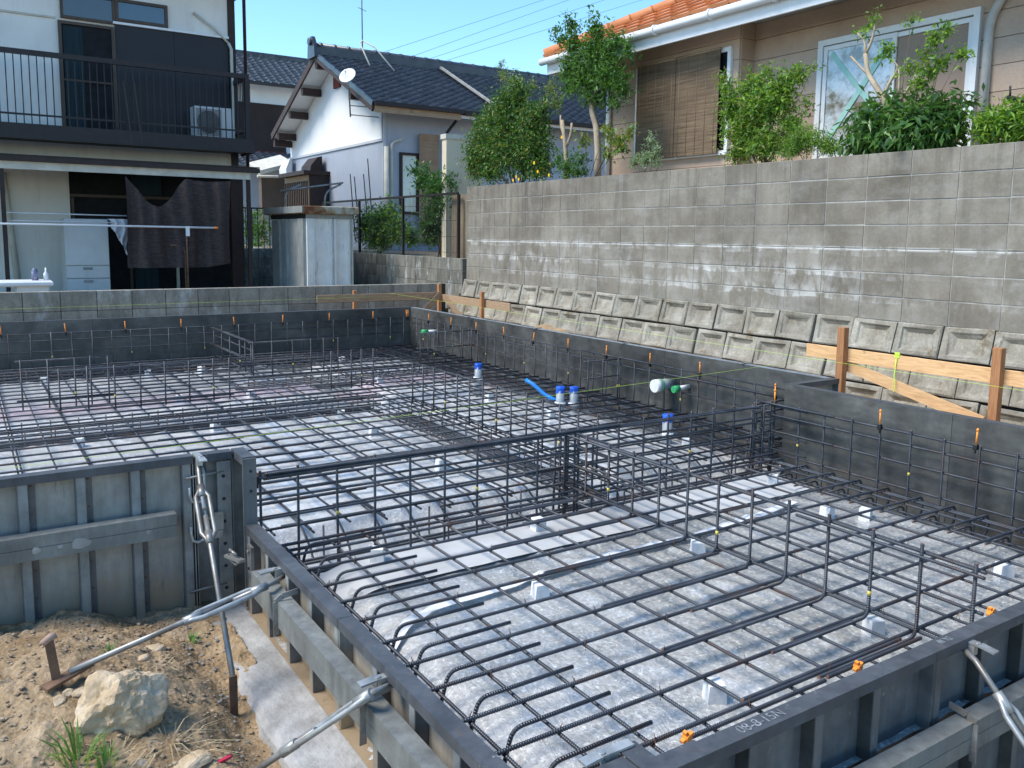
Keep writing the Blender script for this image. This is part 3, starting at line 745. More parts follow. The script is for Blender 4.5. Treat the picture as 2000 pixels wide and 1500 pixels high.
def bbar(parent, pts, r=.0065, name='bent_rebar', rad=.03, rust=True):
    """bent bar; same-shaped bars share their mesh"""
    o0 = Vector(pts[0]); rel = [Vector(p)-o0 for p in pts]; key = tuple(tuple(round(c, 3) for c in p) for p in rel)+(r,)
    if key not in _bc:
        mb = MB(); P_ = bend(rel, rad); mb.tube(P_, r, 7); me = mb.mesh('bent_rebar', [REBAR, TIE])
        uv = me.uv_layers.new(name='UVMap'); acc = [0]
        for a, b in zip(P_, P_[1:]): acc.append(acc[-1]+(b-a).length)
        lv = np.zeros(len(me.loops), dtype=np.int32); me.loops.foreach_get('vertex_index', lv)
        co = np.zeros((len(lv), 2)); co[:, 0] = np.repeat(acc, 7)[lv]; uv.data.foreach_set('uv', co.ravel())
        mi = [0]*len(me.polygons); mi[-1] = mi[-2] = 1; me.polygons.foreach_set('material_index', mi)
        _bc[key] = me
    return link(name, _bc[key], parent, tuple(o0))
RA, RB = .0062, .0072
jt = lambda a=.008: random.uniform(-a, a)

# ---- slab mesh, front bay
fm = thing('slab_rebar_mesh', 'grid of slab reinforcing bars in the front bay over gravel under clear film', 'rebar mesh', (2.9, 2.6, -.08))
FY = [1.715+.1965*k for k in range(11)]
for k in range(17):
    x = 1.236+.2*k
    sbar(fm, (x+jt(.014), 1.49+jt(.015), -.0135), (x+jt(.014), 3.86, -.0135), RA, True)
for i, y in enumerate(FY):
    dy = jt(.009)
    bbar(fm, [(1.105, y+dy, -.10), (1.135, y+dy, -.003), (1.165, y+dy, .001)], RB, rad=.02)
    sbar(fm, (1.11, y+dy, .0), (2.86+jt(.1), y+dy, .0), RB, True)
    lap = 2.05+(i % 2)*.42+jt(.05)
    sbar(fm, (lap, y+dy+.0155, .0012), (4.55, y+dy+.0155, .0012), RB, True)
    # hooked right ends
    bbar(fm, [(4.50, y+dy+.0155, .001), (4.61, y+dy+.0155, .001), (4.615, y+dy+.0155, -.09), (4.57, y+dy+.0155, -.115)], RB, rad=.035)
    bbar(fm, [(4.28, y+.055, -.05), (4.50, y+.055, -.05), (4.52, y+.055, -.12), (4.50, y+.055, -.16)], RA, rad=.03)
    # U bars at the left edge
    bbar(fm, [(1.27, y+.060, -.11), (1.305, y+.062, .012), (1.68, y+.066, .013)], RB, rad=.036)
for x, z in ((4.56, -.018), (4.535, -.018), (4.45, -.07), (4.36, -.115), (4.56, -.13)): sbar(fm, (x, 1.5, z), (x, 3.8, z), RB, True)
for x in (1.14, 1.15): sbar(fm, (x, 1.52, -.115), (x, 3.8, -.115), RB)
# bars along the near right edge
sbar(fm, (1.7, 1.675, .001), (2.36, 1.675, .001), RB, True); sbar(fm, (2.36, 1.668, .0145), (2.9, 1.668, .0145), RB, True)

# tie wires at the crossings
tw = MB()
for k in range(17):
    for i, y in enumerate(FY):
        if (k+i) % 2: continue
        x = 1.236+.2*k; tw.tube([(x-.008, y-.012, -.02), (x-.006, y-.004, .009), (x+.006, y+.006, .009), (x+.009, y+.012, -.02)], .0012, 4)
        a = random.uniform(0, 6.28); tw.tube([(x, y, .008), (x+.007*math.cos(a), y+.007*math.sin(a), .022)], .0014, 4)
o = tw.build('tie_wires', TIE, fm); o['kind'] = 'stuff'

# ---- upstand cages: generic
def upstand(root, ax, c, us, zlo, zt, hz, r=.0062, ext=(.08, .08), foot=None, dense=False, mark=()):
    P_ = (lambda u, z, n=0: (u, c+n, z)) if ax == 'x' else (lambda u, z, n=0: (c+n, u, z))
    for i, u in enumerate(us):
        dz = jt(.006)
        if foot: bbar(root, [P_(u, zt+dz), P_(u, .0), P_(u, .0, foot)], r+.0005, rad=.045)
        else: sbar(root, P_(u, zlo), P_(u+jt(.004), zt+dz), r, dense)
        if i % 4 == 2:
            a, b = P_(u, .088), P_(u, .106); mb = MB(); mb.tube([a, b], r*1.15, 7); mb.build('paint_mark', YEL, root)
    for z, n, e0, e1 in hz: sbar(root, P_(min(us)-ext[0]+e0, z, n), P_(max(us)+ext[1]+e1, z, n), r, dense)
def hz(zs, off=.013): return [(z, off, 0, 0) for z in zs]
# middle upstand of the front bay, bars with bent feet
uy = [1.50+.2*k for k in range(12)]
u1 = thing('upstand_rebar', 'upstand of vertical bars with bent feet dividing the front bay', 'rebar cage', (2.92, 2.6, 0))
upstand(u1, 'y', 2.92, uy, 0, .358, [(.325, .014, 0, 0), (.325, .028, .35, 0), (.175, .014, 0, 0), (.020, .012, 0, 0)], .0066, (.03, .02), -.56, True)
sbar(u1, (2.906, 1.46, .315), (2.906, 2.25, .315), .0066, True); sbar(u1, (2.906, 3.05, .325), (2.906, 3.9, .325), .0066, True)
sbar(u1, (2.905, 3.1, .03), (2.905, 3.95, .03), .0066); sbar(u1, (2.905, 3.2, .165), (2.905, 3.95, .165), .0066)
# right wall of the front bay
u2 = thing('upstand_rebar', 'upstand rebar standing against the stepped dark form wall', 'rebar cage', (4.66, 2.7, -.2))
upstand(u2, 'y', 4.66, [1.6+.2*k+.03 for k in range(11)], -.18, .355, hz((.335, .262, .15, .0)), .0066, (.1, .12), None, True)
for z in (.345, .27, .16): sbar(u2, (4.645, 3.35, z), (4.645, 3.95, z), .0066)
# cross wall
u3 = thing('footing_rebar_cage', 'deep footing cage with heavy bars crossing between front and back bays', 'rebar cage', (3, 3.88, -.2))
ux = [1.13]+[1.31+.2*k for k in range(17)]
upstand(u3, 'x', 3.88, ux, -.20, .362, [(.330, .016, 0, 0), (.330, -.016, .0, 0), (.250, .016, 0, 0), (.225, -.016, 0, 0), (.120, .016, 0, 0)], .0068, (.05, .02), None, True)
for y, z in ((3.80, -.155), (3.82, -.15), (3.93, -.155), (3.97, -.155), (3.80, -.02), (3.815, .005)): sbar(u3, (1.10, y, z), (4.68, y+jt(), z), .0082, True)
sbar(u3, (1.15, 3.895, .315), (1.86, 3.895, .318), .0082, True); sbar(u3, (1.15, 3.865, .345), (3.3, 3.865, .345), .0082, True)
for k in range(18):
    x = 1.22+.2*k; bbar(u3, [(x, 4.32, -.035), (x, 4.16, -.04), (x, 4.02, -.12), (x, 3.98, -.175)], .0062, rad=.05)
    if k % 3 == 1: bbar(u3, [(x+.06, 3.78, .0), (x+.06, 3.78, -.165), (x+.06, 4.0, -.165), (x+.06, 4.0, .0)], .0055, 'stirrup', rad=.025)

# clusters where the cross wall meets the other upstands
for cx, cy, nm in ((2.95, 3.93, 'tight cluster of upright bars where the cross wall meets the middle upstand'), (4.64, 3.92, 'tight cluster of upright bars at the step of the form walls')):
    cc_ = thing('column_rebar', nm, 'rebar cage', (cx, cy, -.15))
    for dx, dy in ((-.05, -.05), (-.05, .05), (.05, -.05), (.05, .05), (0, .06), (.02, -.06)): sbar(cc_, (cx+dx, cy+dy, -.17), (cx+dx+jt(), cy+dy+jt(), .34+jt(.02)), .0075)
    for z in (-.1, .0, .1, .2, .29): bbar(cc_, [(cx-.06, cy-.06, z), (cx+.06, cy-.06, z), (cx+.06, cy+.06, z), (cx-.06, cy+.06, z), (cx-.06, cy-.05, z)], .005, 'stirrup', rad=.02)
    for z in (.33, .25, .13, .03): bbar(cc_, [(cx-.32, cy-.035, z), (cx+.02, cy-.03, z), (cx+.02, cy-.36, z)], .0068, rad=.05)
for k in range(7): sbar(u3, (4.60, 3.95+.02*(k % 3), .33-.07*k), (5.12, 3.96+.02*(k % 3), .33-.07*k), .0075)

# ---- slab mesh, back bay
bm_ = thing('slab_rebar_mesh', 'wide grid of slab reinforcing bars in the back bay over whitish film', 'rebar mesh', (2, 7, -.08))
for k in range(34):
    x = 1.236+.2*(k-13)
    if x > 5.12: continue
    y0 = 4.02
    sbar(bm_, (x+jt(.015), y0, -.0135), (x+jt(.015), 10.45, -.0135), RA)
    if k % 2 == 0: sbar(bm_, (x+.025+jt(.01), y0+.05, -.055), (x+.025+jt(.01), 10.4, -.055), RA)
for k in range(32):
    y = 4.08+.2*k+jt(.01)
    sbar(bm_, (-1.35, y, 0), (2.0+jt(.5), y, 0), RB)
    sbar(bm_, (1.3+jt(.4), y+.0155, .0012), (5.1, y+.0155, .0012), RB)
    if k % 3 == 0: sbar(bm_, (2.2, y+.03, -.05), (5.1, y+.03, -.05), RB)
# ---- back bay footing cages
def cage(label, ax, c, u0, u1, wd=.16, zlo=-.19, n=4, st=.2):
    root = thing('footing_rebar_cage', label, 'rebar cage', ((u0, c, zlo) if ax == 'x' else (c, u0, zlo)))
    P_ = (lambda u, z, n_=0: (u, c+n_, z)) if ax == 'x' else (lambda u, z, n_=0: (c+n_, u, z))
    for i in range(n):
        o = (i/(n-1)-.5)*wd
        sbar(root, P_(u0, zlo+.012, o), P_(u1, zlo+.012, o+jt(.01)), .0082); 
        if i % 2 == 0: sbar(root, P_(u0, -.032, o), P_(u1, -.032, o+jt(.01)), .0078)
        if i % 2: sbar(root, P_(u0, -.10, o*1.2), P_(u1, -.10, o*1.2), .007)
    u = u0+.05
    while u < u1:
        bbar(root, [P_(u, -.03, -wd/2-.012), P_(u, zlo, -wd/2-.012), P_(u, zlo, wd/2+.012), P_(u, -.03, wd/2+.012)], .0052, 'stirrup', rad=.025); u += st
    return root
cage('dense footing cage crossing the back bay in front of the short upstands', 'x', 7.35, -1.3, 3.25, .34, n=6)
cage('footing cage along the back form wall', 'x', 10.38, -1.3, 5.1, .26, n=5)
cage('footing cage along the long right form wall', 'y', 5.06, 4.05, 10.2, .24, n=5)
cage('footing cage running from the cross wall up the back bay', 'y', 3.32, 4.1, 7.1, .2, n=4)
cage('short footing cage below the gate shaped upstand', 'x', 8.8, 2.45, 5.0, .18, n=4)
# ---- back bay upstands
ub = thing('upstand_rebar', 'long upstand rebar standing against the back form wall', 'rebar cage', (2, 10.45, -.1))
upstand(ub, 'x', 10.45, [-1.2+.2015*k for k in range(32)], -.15, .362, hz((.352, .275, .155)), .0060, (.15, .04))
ur = thing('upstand_rebar', 'long upstand rebar standing against the right form wall behind the pipe sleeves', 'rebar cage', (5.13, 7, -.1))
upstand(ur, 'y', 5.13, [4.02+.2005*k for k in range(32)], -.15, .362, hz((.352, .285, .155)), .0060, (.05, .2))
sbar(ur, (5.115, 5.3, .36), (5.115, 6.6, .36), .006); sbar(ur, (5.115, 4.2, .295), (5.115, 5.6, .295), .006)
def short_up(label, ax, c, us, zs=(.335, .03), zt=.358, lo=-.02, r=.0068):
    root = thing('upstand_rebar', label, 'rebar cage', ((us[0], c, 0) if ax == 'x' else (c, us[0], 0)))
    upstand(root, ax, c, us, lo, zt, hz(zs), r, (.04, .04)); return root
short_up('row of eight upright bars with one top bar on the whitish back film', 'x', 7.69, [.64, .846, 1.048, 1.247, 1.447, 1.646, 1.851, 1.989], (.335, .02))
short_up('short tied ladder of five bars leaning beside the row of eight upright bars', 'x', 8.0, [.39, .585, .785, .908, 1.045], (.39, .06, .05), .40)
short_up('six bar upstand with top bar beside the gate shaped cage', 'x', 8.72, [2.5, 2.7, 2.92, 3.12, 3.26, 3.42], (.345, .02))
short_up('four bar upstand between the back film and the long inner upstand', 'x', 7.69, [2.944, 3.15, 3.258, 3.383], (.17, .02), .36)
short_up('long inner upstand of bars running up the back bay', 'y', 3.32, [4.1+.2*k for k in range(14)], (.345, .18, .02))
short_up('corner upstand by the blue capped sleeve and the small green cap', 'x', 8.72, [4.42, 4.52, 4.6, 4.75, 4.98, 5.1], (.345, .17))
short_up('three bar upstand beside the pair of blue capped sleeves', 'x', 6.02, [4.75, 4.92, 5.1], (.345, .19))
ug = thing('upstand_rebar', 'gate shaped rebar cage with double bars near the back form wall', 'rebar cage', (2.5, 9.6, 0))
upstand(ug, 'y', 2.50, [8.78, 9.0, 9.2, 9.6, 9.95, 10.3], 0, .36, [(.345, .014, 0, 0), (.345, -.014, 0, 0), (.255, .014, 0, 0), (.15, .014, 0, 0), (.15, -.014, .3, 0), (.02, .014, 0, 0)], .0068, (.03, .1))
for k, x in enumerate((2.9, 2.95, 3.0)):
    pass

# ---------------------------------------------------------------- height pins on the wall bars
pin_mb = MB(); pin_mb.tube([(0, 0, -.085), (0, 0, 0)], .0052, 8); pin_mb.tube([(0, 0, -.006), (0, 0, .002), (0, 0, .010)], .008, 8, rad=[.008, .008, .003])
pin_me = pin_mb.mesh('pin', ORANGE)
clip_mb = MB(); clip_mb.box((-.011, -.011, -.115), (.011, .011, -.082), bev=.003); clip_mb.tube([(0, 0, -.135), (0, 0, -.115)], .005, 7); clip_me = clip_mb.mesh('clip', BLACKP)
def pin(label, p, group, lean=(0, 0)):
    root = bpy.data.objects.new('height_pin', None); scn.collection.objects.link(root); root.location = p; root.rotation_euler = (R(lean[0]), R(lean[1]), 0)
    tag(root, label, 'marker pin', group)
    link('pin', pin_me, root); link('clip', clip_me, root)
for y in (3.835, 3.036, 2.445, 1.85): pin('orange height pin clipped to a bar against the stepped dark form wall', (4.655, y, .441), 'pins on the stepped form wall', (jt(4), jt(4)))
for k in range(11): pin('orange height pin clipped to a bar along the long right form wall', (5.125, 4.40+.608*k if k else 4.222, .441 if k else .38), 'pins on the long right form wall', (jt(5), jt(5)))
for k in range(-2, 9): pin('orange height pin clipped to a bar along the back form wall', (.343+.607*k if k < 8 else 5.08, 10.44, .445), 'pins on the back form wall', (jt(5), jt(5)))
pin('tall orange height pin clipped to the bar at the low rim corner', (1.10, 3.86, .42), None, (2, -6))
# orange wheel spacers between the last bars and the near rim
def wheel(label, p):
    mb = MB()
    for a in range(4):
        c_, s_ = math.cos(a*math.pi/2+.4), math.sin(a*math.pi/2+.4); mb.beam((0, 0, 0), (c_*.022, .0, s_*.022), .014, .010)
    mb.tube([(0, -.012, 0), (0, .012, 0)], .011, 8); o = mb.build('wheel_spacer', ORANGE, None, p); tag(o, label, 'rebar spacer', 'orange spacers along the chalk marked rim')
for px_ in ((1342, 1440), (1676, 1302), (1935, 1195)): wheel('orange plastic spacer clipped on the bar beside the chalk marked rim', onz(*px_, .03))
# ---------------------------------------------------------------- concrete spacer blocks
sp_mb = MB(); sp_mb.prism([(-.034, 0), (.034, 0), (.028, .066), (-.028, .066)], 'y', -.030, .030); sp_me = sp_mb.mesh('spacer', SPACER)
for i, (x, y, where) in enumerate([(2.039, 2.882, 'f'), (3.003, 2.899, 'f'), (2.071, 1.894, 'f'), (2.98, 1.911, 'f'), (2.5, 3.56, 'f'), (4.051, 2.929, 'f'), (4.209, 2.794, 'f'), (1.598, 3.6, 'f'), (4.028, 1.941, 'f'), (4.27, 3.5, 'f'),
     (2.643, 4.906, 'b'), (2.67, 6.75, 'b'), (.666, 6.75, 'b'), (1.64, 6.8, 'b'), (2.644, 6.015, 'b'), (1.672, 9.8, 'b'), (2.22, 9.75, 'b'), (4.639, 9.8, 'b'), (3.694, 8.258, 'b'), (2.277, 8.045, 'b'), (4.194, 6.831, 'b'), (4.232, 5.875, 'b'), (4.592, 4.6, 'b'), (3.894, 9.8, 'b'), (.684, 9.8, 'b'), (1.641, 8.111, 'b')]):
    z = (-.074 if 3.3 < y < 3.66 else bed_z(x, y))-.004
    o = link('spacer_block', sp_me, None, mw=Matrix.Translation((x, y, z)) @ Matrix.Rotation(random.uniform(-.7, .7), 4, 'Z'))
    tag(o, 'small pale concrete spacer block under the bars of the front bay' if where == 'f' else 'small pale concrete spacer block under the bars of the back bay', 'spacer block', 'spacer blocks of the front bay' if where == 'f' else 'spacer blocks of the back bay')
# ---------------------------------------------------------------- pipe sleeves
def sleeve(label, x, y, zt=.13):
    root = thing('pipe_sleeve', label, 'pipe', (x, y, -.15))
    mb = MB(); mb.tube([(x, y, -.2), (x, y, zt-.03)], .038, 16); mb.build('pipe', PVC, root)
    mb = MB(); n_ = 18; V = []; F = []
    for k, (z, rr) in enumerate(((zt-.05, .040), (zt-.02, .039), (zt+.002, .043), (zt+.006, .028))):
        for j in range(n_): a = 2*math.pi*j/n_; q = rr*(1+.07*math.sin(j*5+k)); V.append((x+math.cos(a)*q, y+math.sin(a)*q, z+.006*math.sin(j*3.3+k)))
    for k in range(3):
        for j in range(n_): F.append((k*n_+j, k*n_+(j+1) % n_, k*n_+n_+(j+1) % n_, k*n_+n_+j))
    F.append(tuple(range(3*n_, 4*n_))); mb.add(V, F, 0, True); mb.build('tape_cap', BLUE, root)
    mb = MB(); mb.tube([(x, y, -.03), (x, y, -.005)], .05, 14); mb.build('foam_collar', SPACER, root)
sleeve('grey pipe sleeve with blue taped top standing alone far back by the right form wall', 4.53, 7.6)
sleeve('grey pipe sleeve with blue taped top beside the blue hose', 4.47, 6.06)
sleeve('grey pipe sleeve with blue taped top beside the three bar upstand', 4.57, 5.99)
sleeve('grey pipe sleeve with blue taped top below the white capped pipe', 4.47, 4.68)
mb = MB(); A_, B_ = onz(1027, 742, .14), onz(1065, 772, .02); mb.tube(bend([A_, A_.lerp(B_, .4)+Vector((0, 0, .015)), B_, B_+Vector((.12, -.2, -.08))], .05, 5), .019, 10)
tag(mb.build('blue_hose', BLUEH), 'bright blue flexible hose rising between the bars', 'hose')
wp = thing('wall_pipe', 'white capped pipe through the long right form wall', 'pipe', (5.2, 5.42, .2))
mb = MB(); mb.tube([(5.2, 5.40, .205), (5.02, 5.40, .2)], .05, 18); mb.build('pipe', PVC, wp)
mb = MB(); mb.tube([(5.05, 5.40, .2), (4.985, 5.40, .198)], .056, 18); mb.build('cap', WPVC, wp)
mb = MB(); mb.tube([(5.062, 5.40, .2), (5.05, 5.40, .2)], .0575, 18); mb.build('band', GREENP, wp)
wp = thing('wall_pipe', 'small green capped pipe beside the white capped one', 'pipe', (5.2, 5.2, .2))
mb = MB(); mb.tube([(5.2, 5.2, .21), (5.06, 5.2, .2)], .02, 12); mb.build('pipe', WPVC, wp)
mb = MB(); mb.tube([(5.08, 5.2, .2), (5.02, 5.2, .197)], .03, 14); mb.build('cap', GREENP, wp)
wp = thing('wall_pipe', 'small green capped pipe near the far inner corner of the forms', 'pipe', (5.2, 9.9, .3))
gpt = onx(828, 648, 5.0); mb = MB(); mb.tube([(5.2, gpt.y, gpt.z), (5.05, gpt.y, gpt.z)], .02, 12); mb.build('pipe', WPVC, wp)
mb = MB(); mb.tube([(5.05, gpt.y, gpt.z), (4.97, gpt.y, gpt.z)], .03, 12); mb.build('cap', GREENP, wp)
# ================================================================ neighbouring houses
mb = MB(); mb.box((-.195, 0, -.0975), (.195, .1, .0975), bev=.004); m1d = mb.mesh('block', BLKD)
def plaster(name, c1, c2, sc=1.5, bump=.15, rough=.85, stain=.25):
    s = NT(name); v = s.coord('World'); f = s.noise(v, sc, 6, .6)
    col = s.ramp(f, [(.3, c2), (.7, c1)])
    st = s.ramp(s.noise(s.coord('World', (3, 3, .35)), 3, 6, .65), [(.52, 0), (.75, 1)])
    col = s.mix(s.math('MULTIPLY', st, stain), col, tuple(x*.5 for x in c2))
    return s.out(col, rough, 0, s.bump(s.noise(v, 90, 4), bump, .003), .3)
WWALL = plaster('white_render', (.84, .85, .85), (.76, .77, .78), stain=.1)
CREAM = plaster('cream_panel_wall', (.80, .79, .75), (.70, .69, .65))
GREYSID = plaster('grey_siding', (.52, .55, .60), (.44, .47, .52), stain=.2)
NAVY = plaster('dark_sheet_cladding', (.026, .027, .034), (.019, .02, .025), stain=.1, rough=.5)
BROWN = plaster('dark_brown_trim', (.045, .03, .028), (.028, .02, .019), 8, stain=.1, rough=.6)
BALC = plaster('dark_bronze_metal', (.036, .029, .030), (.025, .021, .022), 8, stain=.1, rough=.5)
TRIMR = plaster('red_brown_trim', (.065, .038, .034), (.045, .027, .024), 8, stain=.1, rough=.6)
CREAMW = plaster('cream_painted_wood', (.62, .60, .52), (.46, .44, .38), 6, stain=.2)
WHITEM = plaster('white_painted_metal', (.78, .79, .80), (.70, .71, .72), 5, stain=.1, rough=.45)
APPL = plaster('old_white_appliance', (.60, .62, .62), (.52, .54, .54), 3, stain=.2, rough=.5)
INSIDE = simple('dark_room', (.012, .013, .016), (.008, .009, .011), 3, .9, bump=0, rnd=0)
TEAL = simple('teal_curtain', (.014, .036, .045), (.007, .018, .024), 3, .9, stretch=(18, 1, .3), bump=.3, bscale=8)
def glass(name, c, rough=.06):
    s = NT(name); v = s.coord('World'); return s.out(s.ramp(s.noise(v, 1.4, 4), [(.3, tuple(x*.6 for x in c)), (.7, c)]), rough, 0, None, .8, coat=1, coatr=.02)
DGLASS = glass('dark_glass', (.02, .025, .032)); BGLASS = glass('blue_reflecting_glass', (.03, .07, .13), .12); FROST = glass('frosted_glass', (.50, .58, .56), .35)
def B(name, a, b, mat, parent, bev=0):
    mb = MB(); mb.box(tuple(min(p, q) for p, q in zip(a, b)), tuple(max(p, q) for p, q in zip(a, b)), bev=bev); return mb.build(name, mat, parent)
def SB(name, a, b, mat, parent):
    mb = MB(); mb.box(tuple(min(p, q) for p, q in zip(a, b)), tuple(max(p, q) for p, q in zip(a, b))); return sub(name, mb, mat, parent)
# ---------------------------------------------------------------- two-storey house on the left
lh = thing('house', 'two storey house with dark balcony and cream upper wall behind the laundry yard', 'house', (1, 17, .34))
FY_ = 16.7
wl = B('wall', (-5, FY_, 2.72), (4.47, FY_+.2, 6.1), CREAM, lh)
B('wall', (-5, FY_, .34), (1.70, FY_+.2, 2.70), CREAM, lh)
B('side_wall', (4.30, FY_+.21, .34), (4.55, 21, 6.0), CREAM, lh)
B('corner_trim', (4.475, FY_-.03, 2.7), (4.60, FY_+.2, 6.1), BROWN, lh)
B('corner_post', (4.43, FY_-.06, .34), (4.66, FY_+.1, 2.72), TRIMR, lh)
B('eave', (-5, 15.9, 6.1), (5.0, 21.5, 6.3), BROWN, lh)
for x0, x1 in ((2.535, 3.50), (3.505, 4.46)): B('dark_cladding_panel', (x0, FY_-.035, 3.12), (x1, FY_-.005, 5.03), NAVY, lh)
B('cladding_cap', (2.50, FY_-.07, 5.035), (4.47, FY_-.003, 5.075), WHITEM, lh)
B('wall_batten', (-5, FY_-.03, 5.0), (1.62, FY_-.003, 5.03), CREAMW, lh)
def window(parent, x0, x1, z0, z1, y, glassm, fm, fw_=.05, mull=(), name='window'):
    g_ = B(name, (x0, y-.03, z0), (x1, y-.012, z1), glassm, parent)
    for a, b in (((x0-fw_, y-.06, z0-fw_), (x0, y-.004, z1+fw_)), ((x1, y-.06, z0-fw_), (x1+fw_, y-.004, z1+fw_)), ((x0, y-.06, z1), (x1, y-.004, z1+fw_)), ((x0, y-.06, z0-fw_), (x1, y-.004, z0))): SB('frame', a, b, fm, g_)
    for x in mull: SB('mullion', (x-.02, y-.055, z0), (x+.02, y-.031, z1), fm, g_)
    return g_
BRZ = plaster('bronze_window_frame', (.09, .065, .05), (.06, .045, .035), 8, stain=.1, rough=.5)
dw = window(lh, 1.70, 2.47, 3.17, 4.93, FY_, INSIDE, BRZ, .05, name='balcony_door')
SB('curtain', (1.72, FY_-.045, 3.2), (2.02, FY_-.032, 4.9), TEAL, dw); SB('door_rail', (1.70, FY_-.05, 4.0), (2.47, FY_-.032, 4.03), BRZ, dw)
window(lh, 1.74, 2.50, 5.07, 5.42, FY_, DGLASS, BRZ, .045); window(lh, 2.60, 3.36, 5.14, 5.42, FY_, BGLASS, BRZ, .05)
# balcony
bl = B('balcony_deck', (-5, 15.80, 2.94), (4.62, FY_-.07, 3.10), BALC, lh)
SB('fascia', (-5, 15.75, 2.90), (4.64, 15.797, 3.14), BALC, bl); SB('fascia', (4.622, 15.80, 2.90), (4.66, 16.6, 3.14), BALC, bl)
rl = B('balcony_rail', (-5, 15.77, 4.20), (4.56, 15.83, 4.28), BALC, lh)
SB('bottom_rail', (-5, 15.79, 3.27), (4.54, 15.81, 3.30), BALC, rl); SB('side_rail', (4.51, 15.831, 4.20), (4.57, 16.66, 4.28), BALC, rl); SB('side_rail', (4.53, 15.82, 3.27), (4.55, 16.66, 3.30), BALC, rl)
bme = MB(); bme.box((-.008, -.008, 3.14), (.008, .008, 4.20)); bme = bme.mesh('baluster', BALC)
for k in range(53): link('baluster', bme, lh, (.05-.108*10+.108*k, 15.8, 0))
for k in range(8): link('baluster', bme, lh, (4.54, 15.9+.1*k, 0))
for x in (2.50, 2.66):
    mb = MB(); mb.beam((x, 15.79, 3.95), (x+.09, 15.76, 2.92), .035, .03); mb.build('stay', BALC, lh)
B('balcony_post', (4.50, 15.76, 2.9), (4.57, 15.83, 4.28), BALC, lh)
# lean-to awning over the laundry
aw = B('awning_beam', (-5, 14.88, 2.37), (4.30, 14.94, 2.485), CREAMW, lh)
SB('gutter', (-5, 14.82, 2.487), (4.45, 14.93, 2.56), BROWN, aw)
for k in range(11): SB('rafter_end', (-.5+.46*k, 14.86, 2.50), (-.45+.46*k, 16.6, 2.56), CREAMW, aw)
mb = MB(); mb.add([(-5, 14.83, 2.565), (4.45, 14.83, 2.565), (4.45, 16.69, 2.66), (-5, 16.69, 2.66), (-5, 14.83, 2.585), (4.45, 14.83, 2.585), (4.45, 16.69, 2.68), (-5, 16.69, 2.68)], [(3, 2, 1, 0), (4, 5, 6, 7), (0, 1, 5, 4), (1, 2, 6, 5), (2, 3, 7, 6), (3, 0, 4, 7)])
mb.build('awning_roof', BROWN, lh)
for x in (.63, 4.27): B('awning_post', (x-.03, 14.89, .34), (x+.03, 14.95, 2.37), BROWN, lh)
# ground floor opening
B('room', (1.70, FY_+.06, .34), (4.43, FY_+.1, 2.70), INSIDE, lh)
for z in (2.05, 2.58): B('transom', (1.71, FY_-.02, z), (4.42, FY_+.05, z+.05), BRZ, lh)
for x in (1.72, 2.62, 3.42): B('door_stile', (x, FY_-.01, .36), (x+.045, FY_+.055, 2.04), BRZ if x < 3.4 else CREAMW, lh)
B('curtain', (2.70, FY_-.0, .36), (3.10, FY_+.05, 1.4), TEAL, lh); B('curtain', (2.70, FY_, 2.12), (3.2, FY_+.05, 2.56), TEAL, lh)
# downpipe and its slanted head
mb = MB(); mb.tube([(4.74, 16.55, .4), (4.74, 16.55, 5.9), (4.76, 16.40, 6.0), (4.95, 15.95, 6.2)], .032, 8); mb.build('downpipe', BROWN, lh)
mb = MB(); mb.tube([(4.46, 16.62, 4.95), (4.50, 16.6, 4.85), (4.50, 16.6, 3.2), (4.46, 16.6, 3.05)], .03, 8); mb.tube([(3.85, 16.66, 5.42), (4.2, 16.65, 5.2), (4.46, 16.62, 4.95)], .022, 8); mb.build('pipe_cover', CREAMW, lh)
mb = MB(); mb.tube([(.72, 16.64, 2.4), (.78, 16.62, 1.6), (.86, 16.6, .4)], .05, 8); mb.build('pipe_cover', CREAMW, lh)
# ---------------------------------------------------------------- things on and under the balcony
ac = thing('air_conditioner', 'white air conditioner outdoor unit standing on the dark balcony', 'air conditioner', (4.0, 16.25, 3.1))
bd = B('body', (3.68, 16.1, 3.16), (4.38, 16.38, 3.70), APPL, ac, .01)
SB('side_panel', (4.16, 16.085, 3.17), (4.37, 16.099, 3.69), APPL, bd)
mb = MB()
for k in range(19): mb.tube([(3.72, 16.092, 3.20+.025*k), (4.14, 16.092, 3.20+.025*k)], .004, 4)
for k in range(15): mb.tube([(3.72+.03*k, 16.09, 3.19), (3.72+.03*k, 16.09, 3.66)], .003, 4)
o = mb.build('grille', simple('grey_grille', (.20, .21, .22), (.14, .15, .16), 10, .6, bump=0), ac); o['kind'] = 'stuff'
mb = MB(); n_ = 24
mb.tube([(3.93, 16.0985, 3.43), (3.93, 16.0965, 3.43)], .2, 28); mb.build('fan_opening', simple('fan_dark', (.10, .105, .11), (.07, .07, .075), 10, .6, bump=0), ac)
for x in (3.8, 4.25): B('foot', (x, 16.08, 3.10), (x+.08, 16.36, 3.158), WHITEM, ac)
fg = thing('refrigerator', 'old cream refrigerator with two drawers standing under the awning', 'refrigerator', (1.8, 15.8, .34))
B('body', (1.47, 15.52, .36), (2.12, 16.1, 1.66), APPL, fg, .01)
for z0, z1 in ((.905, 1.655), (.695, .895), (.37, .685)):
    d_ = B('door' if z0 > .9 else 'drawer', (1.475, 15.48, z0), (2.115, 15.515, z1), APPL, fg, .008)
    if z0 < .9: SB('handle', (1.72, 15.465, z1-.06), (1.86, 15.479, z1-.02), simple('shadow_grey', (.3, .31, .31), None, 5, .6), d_)
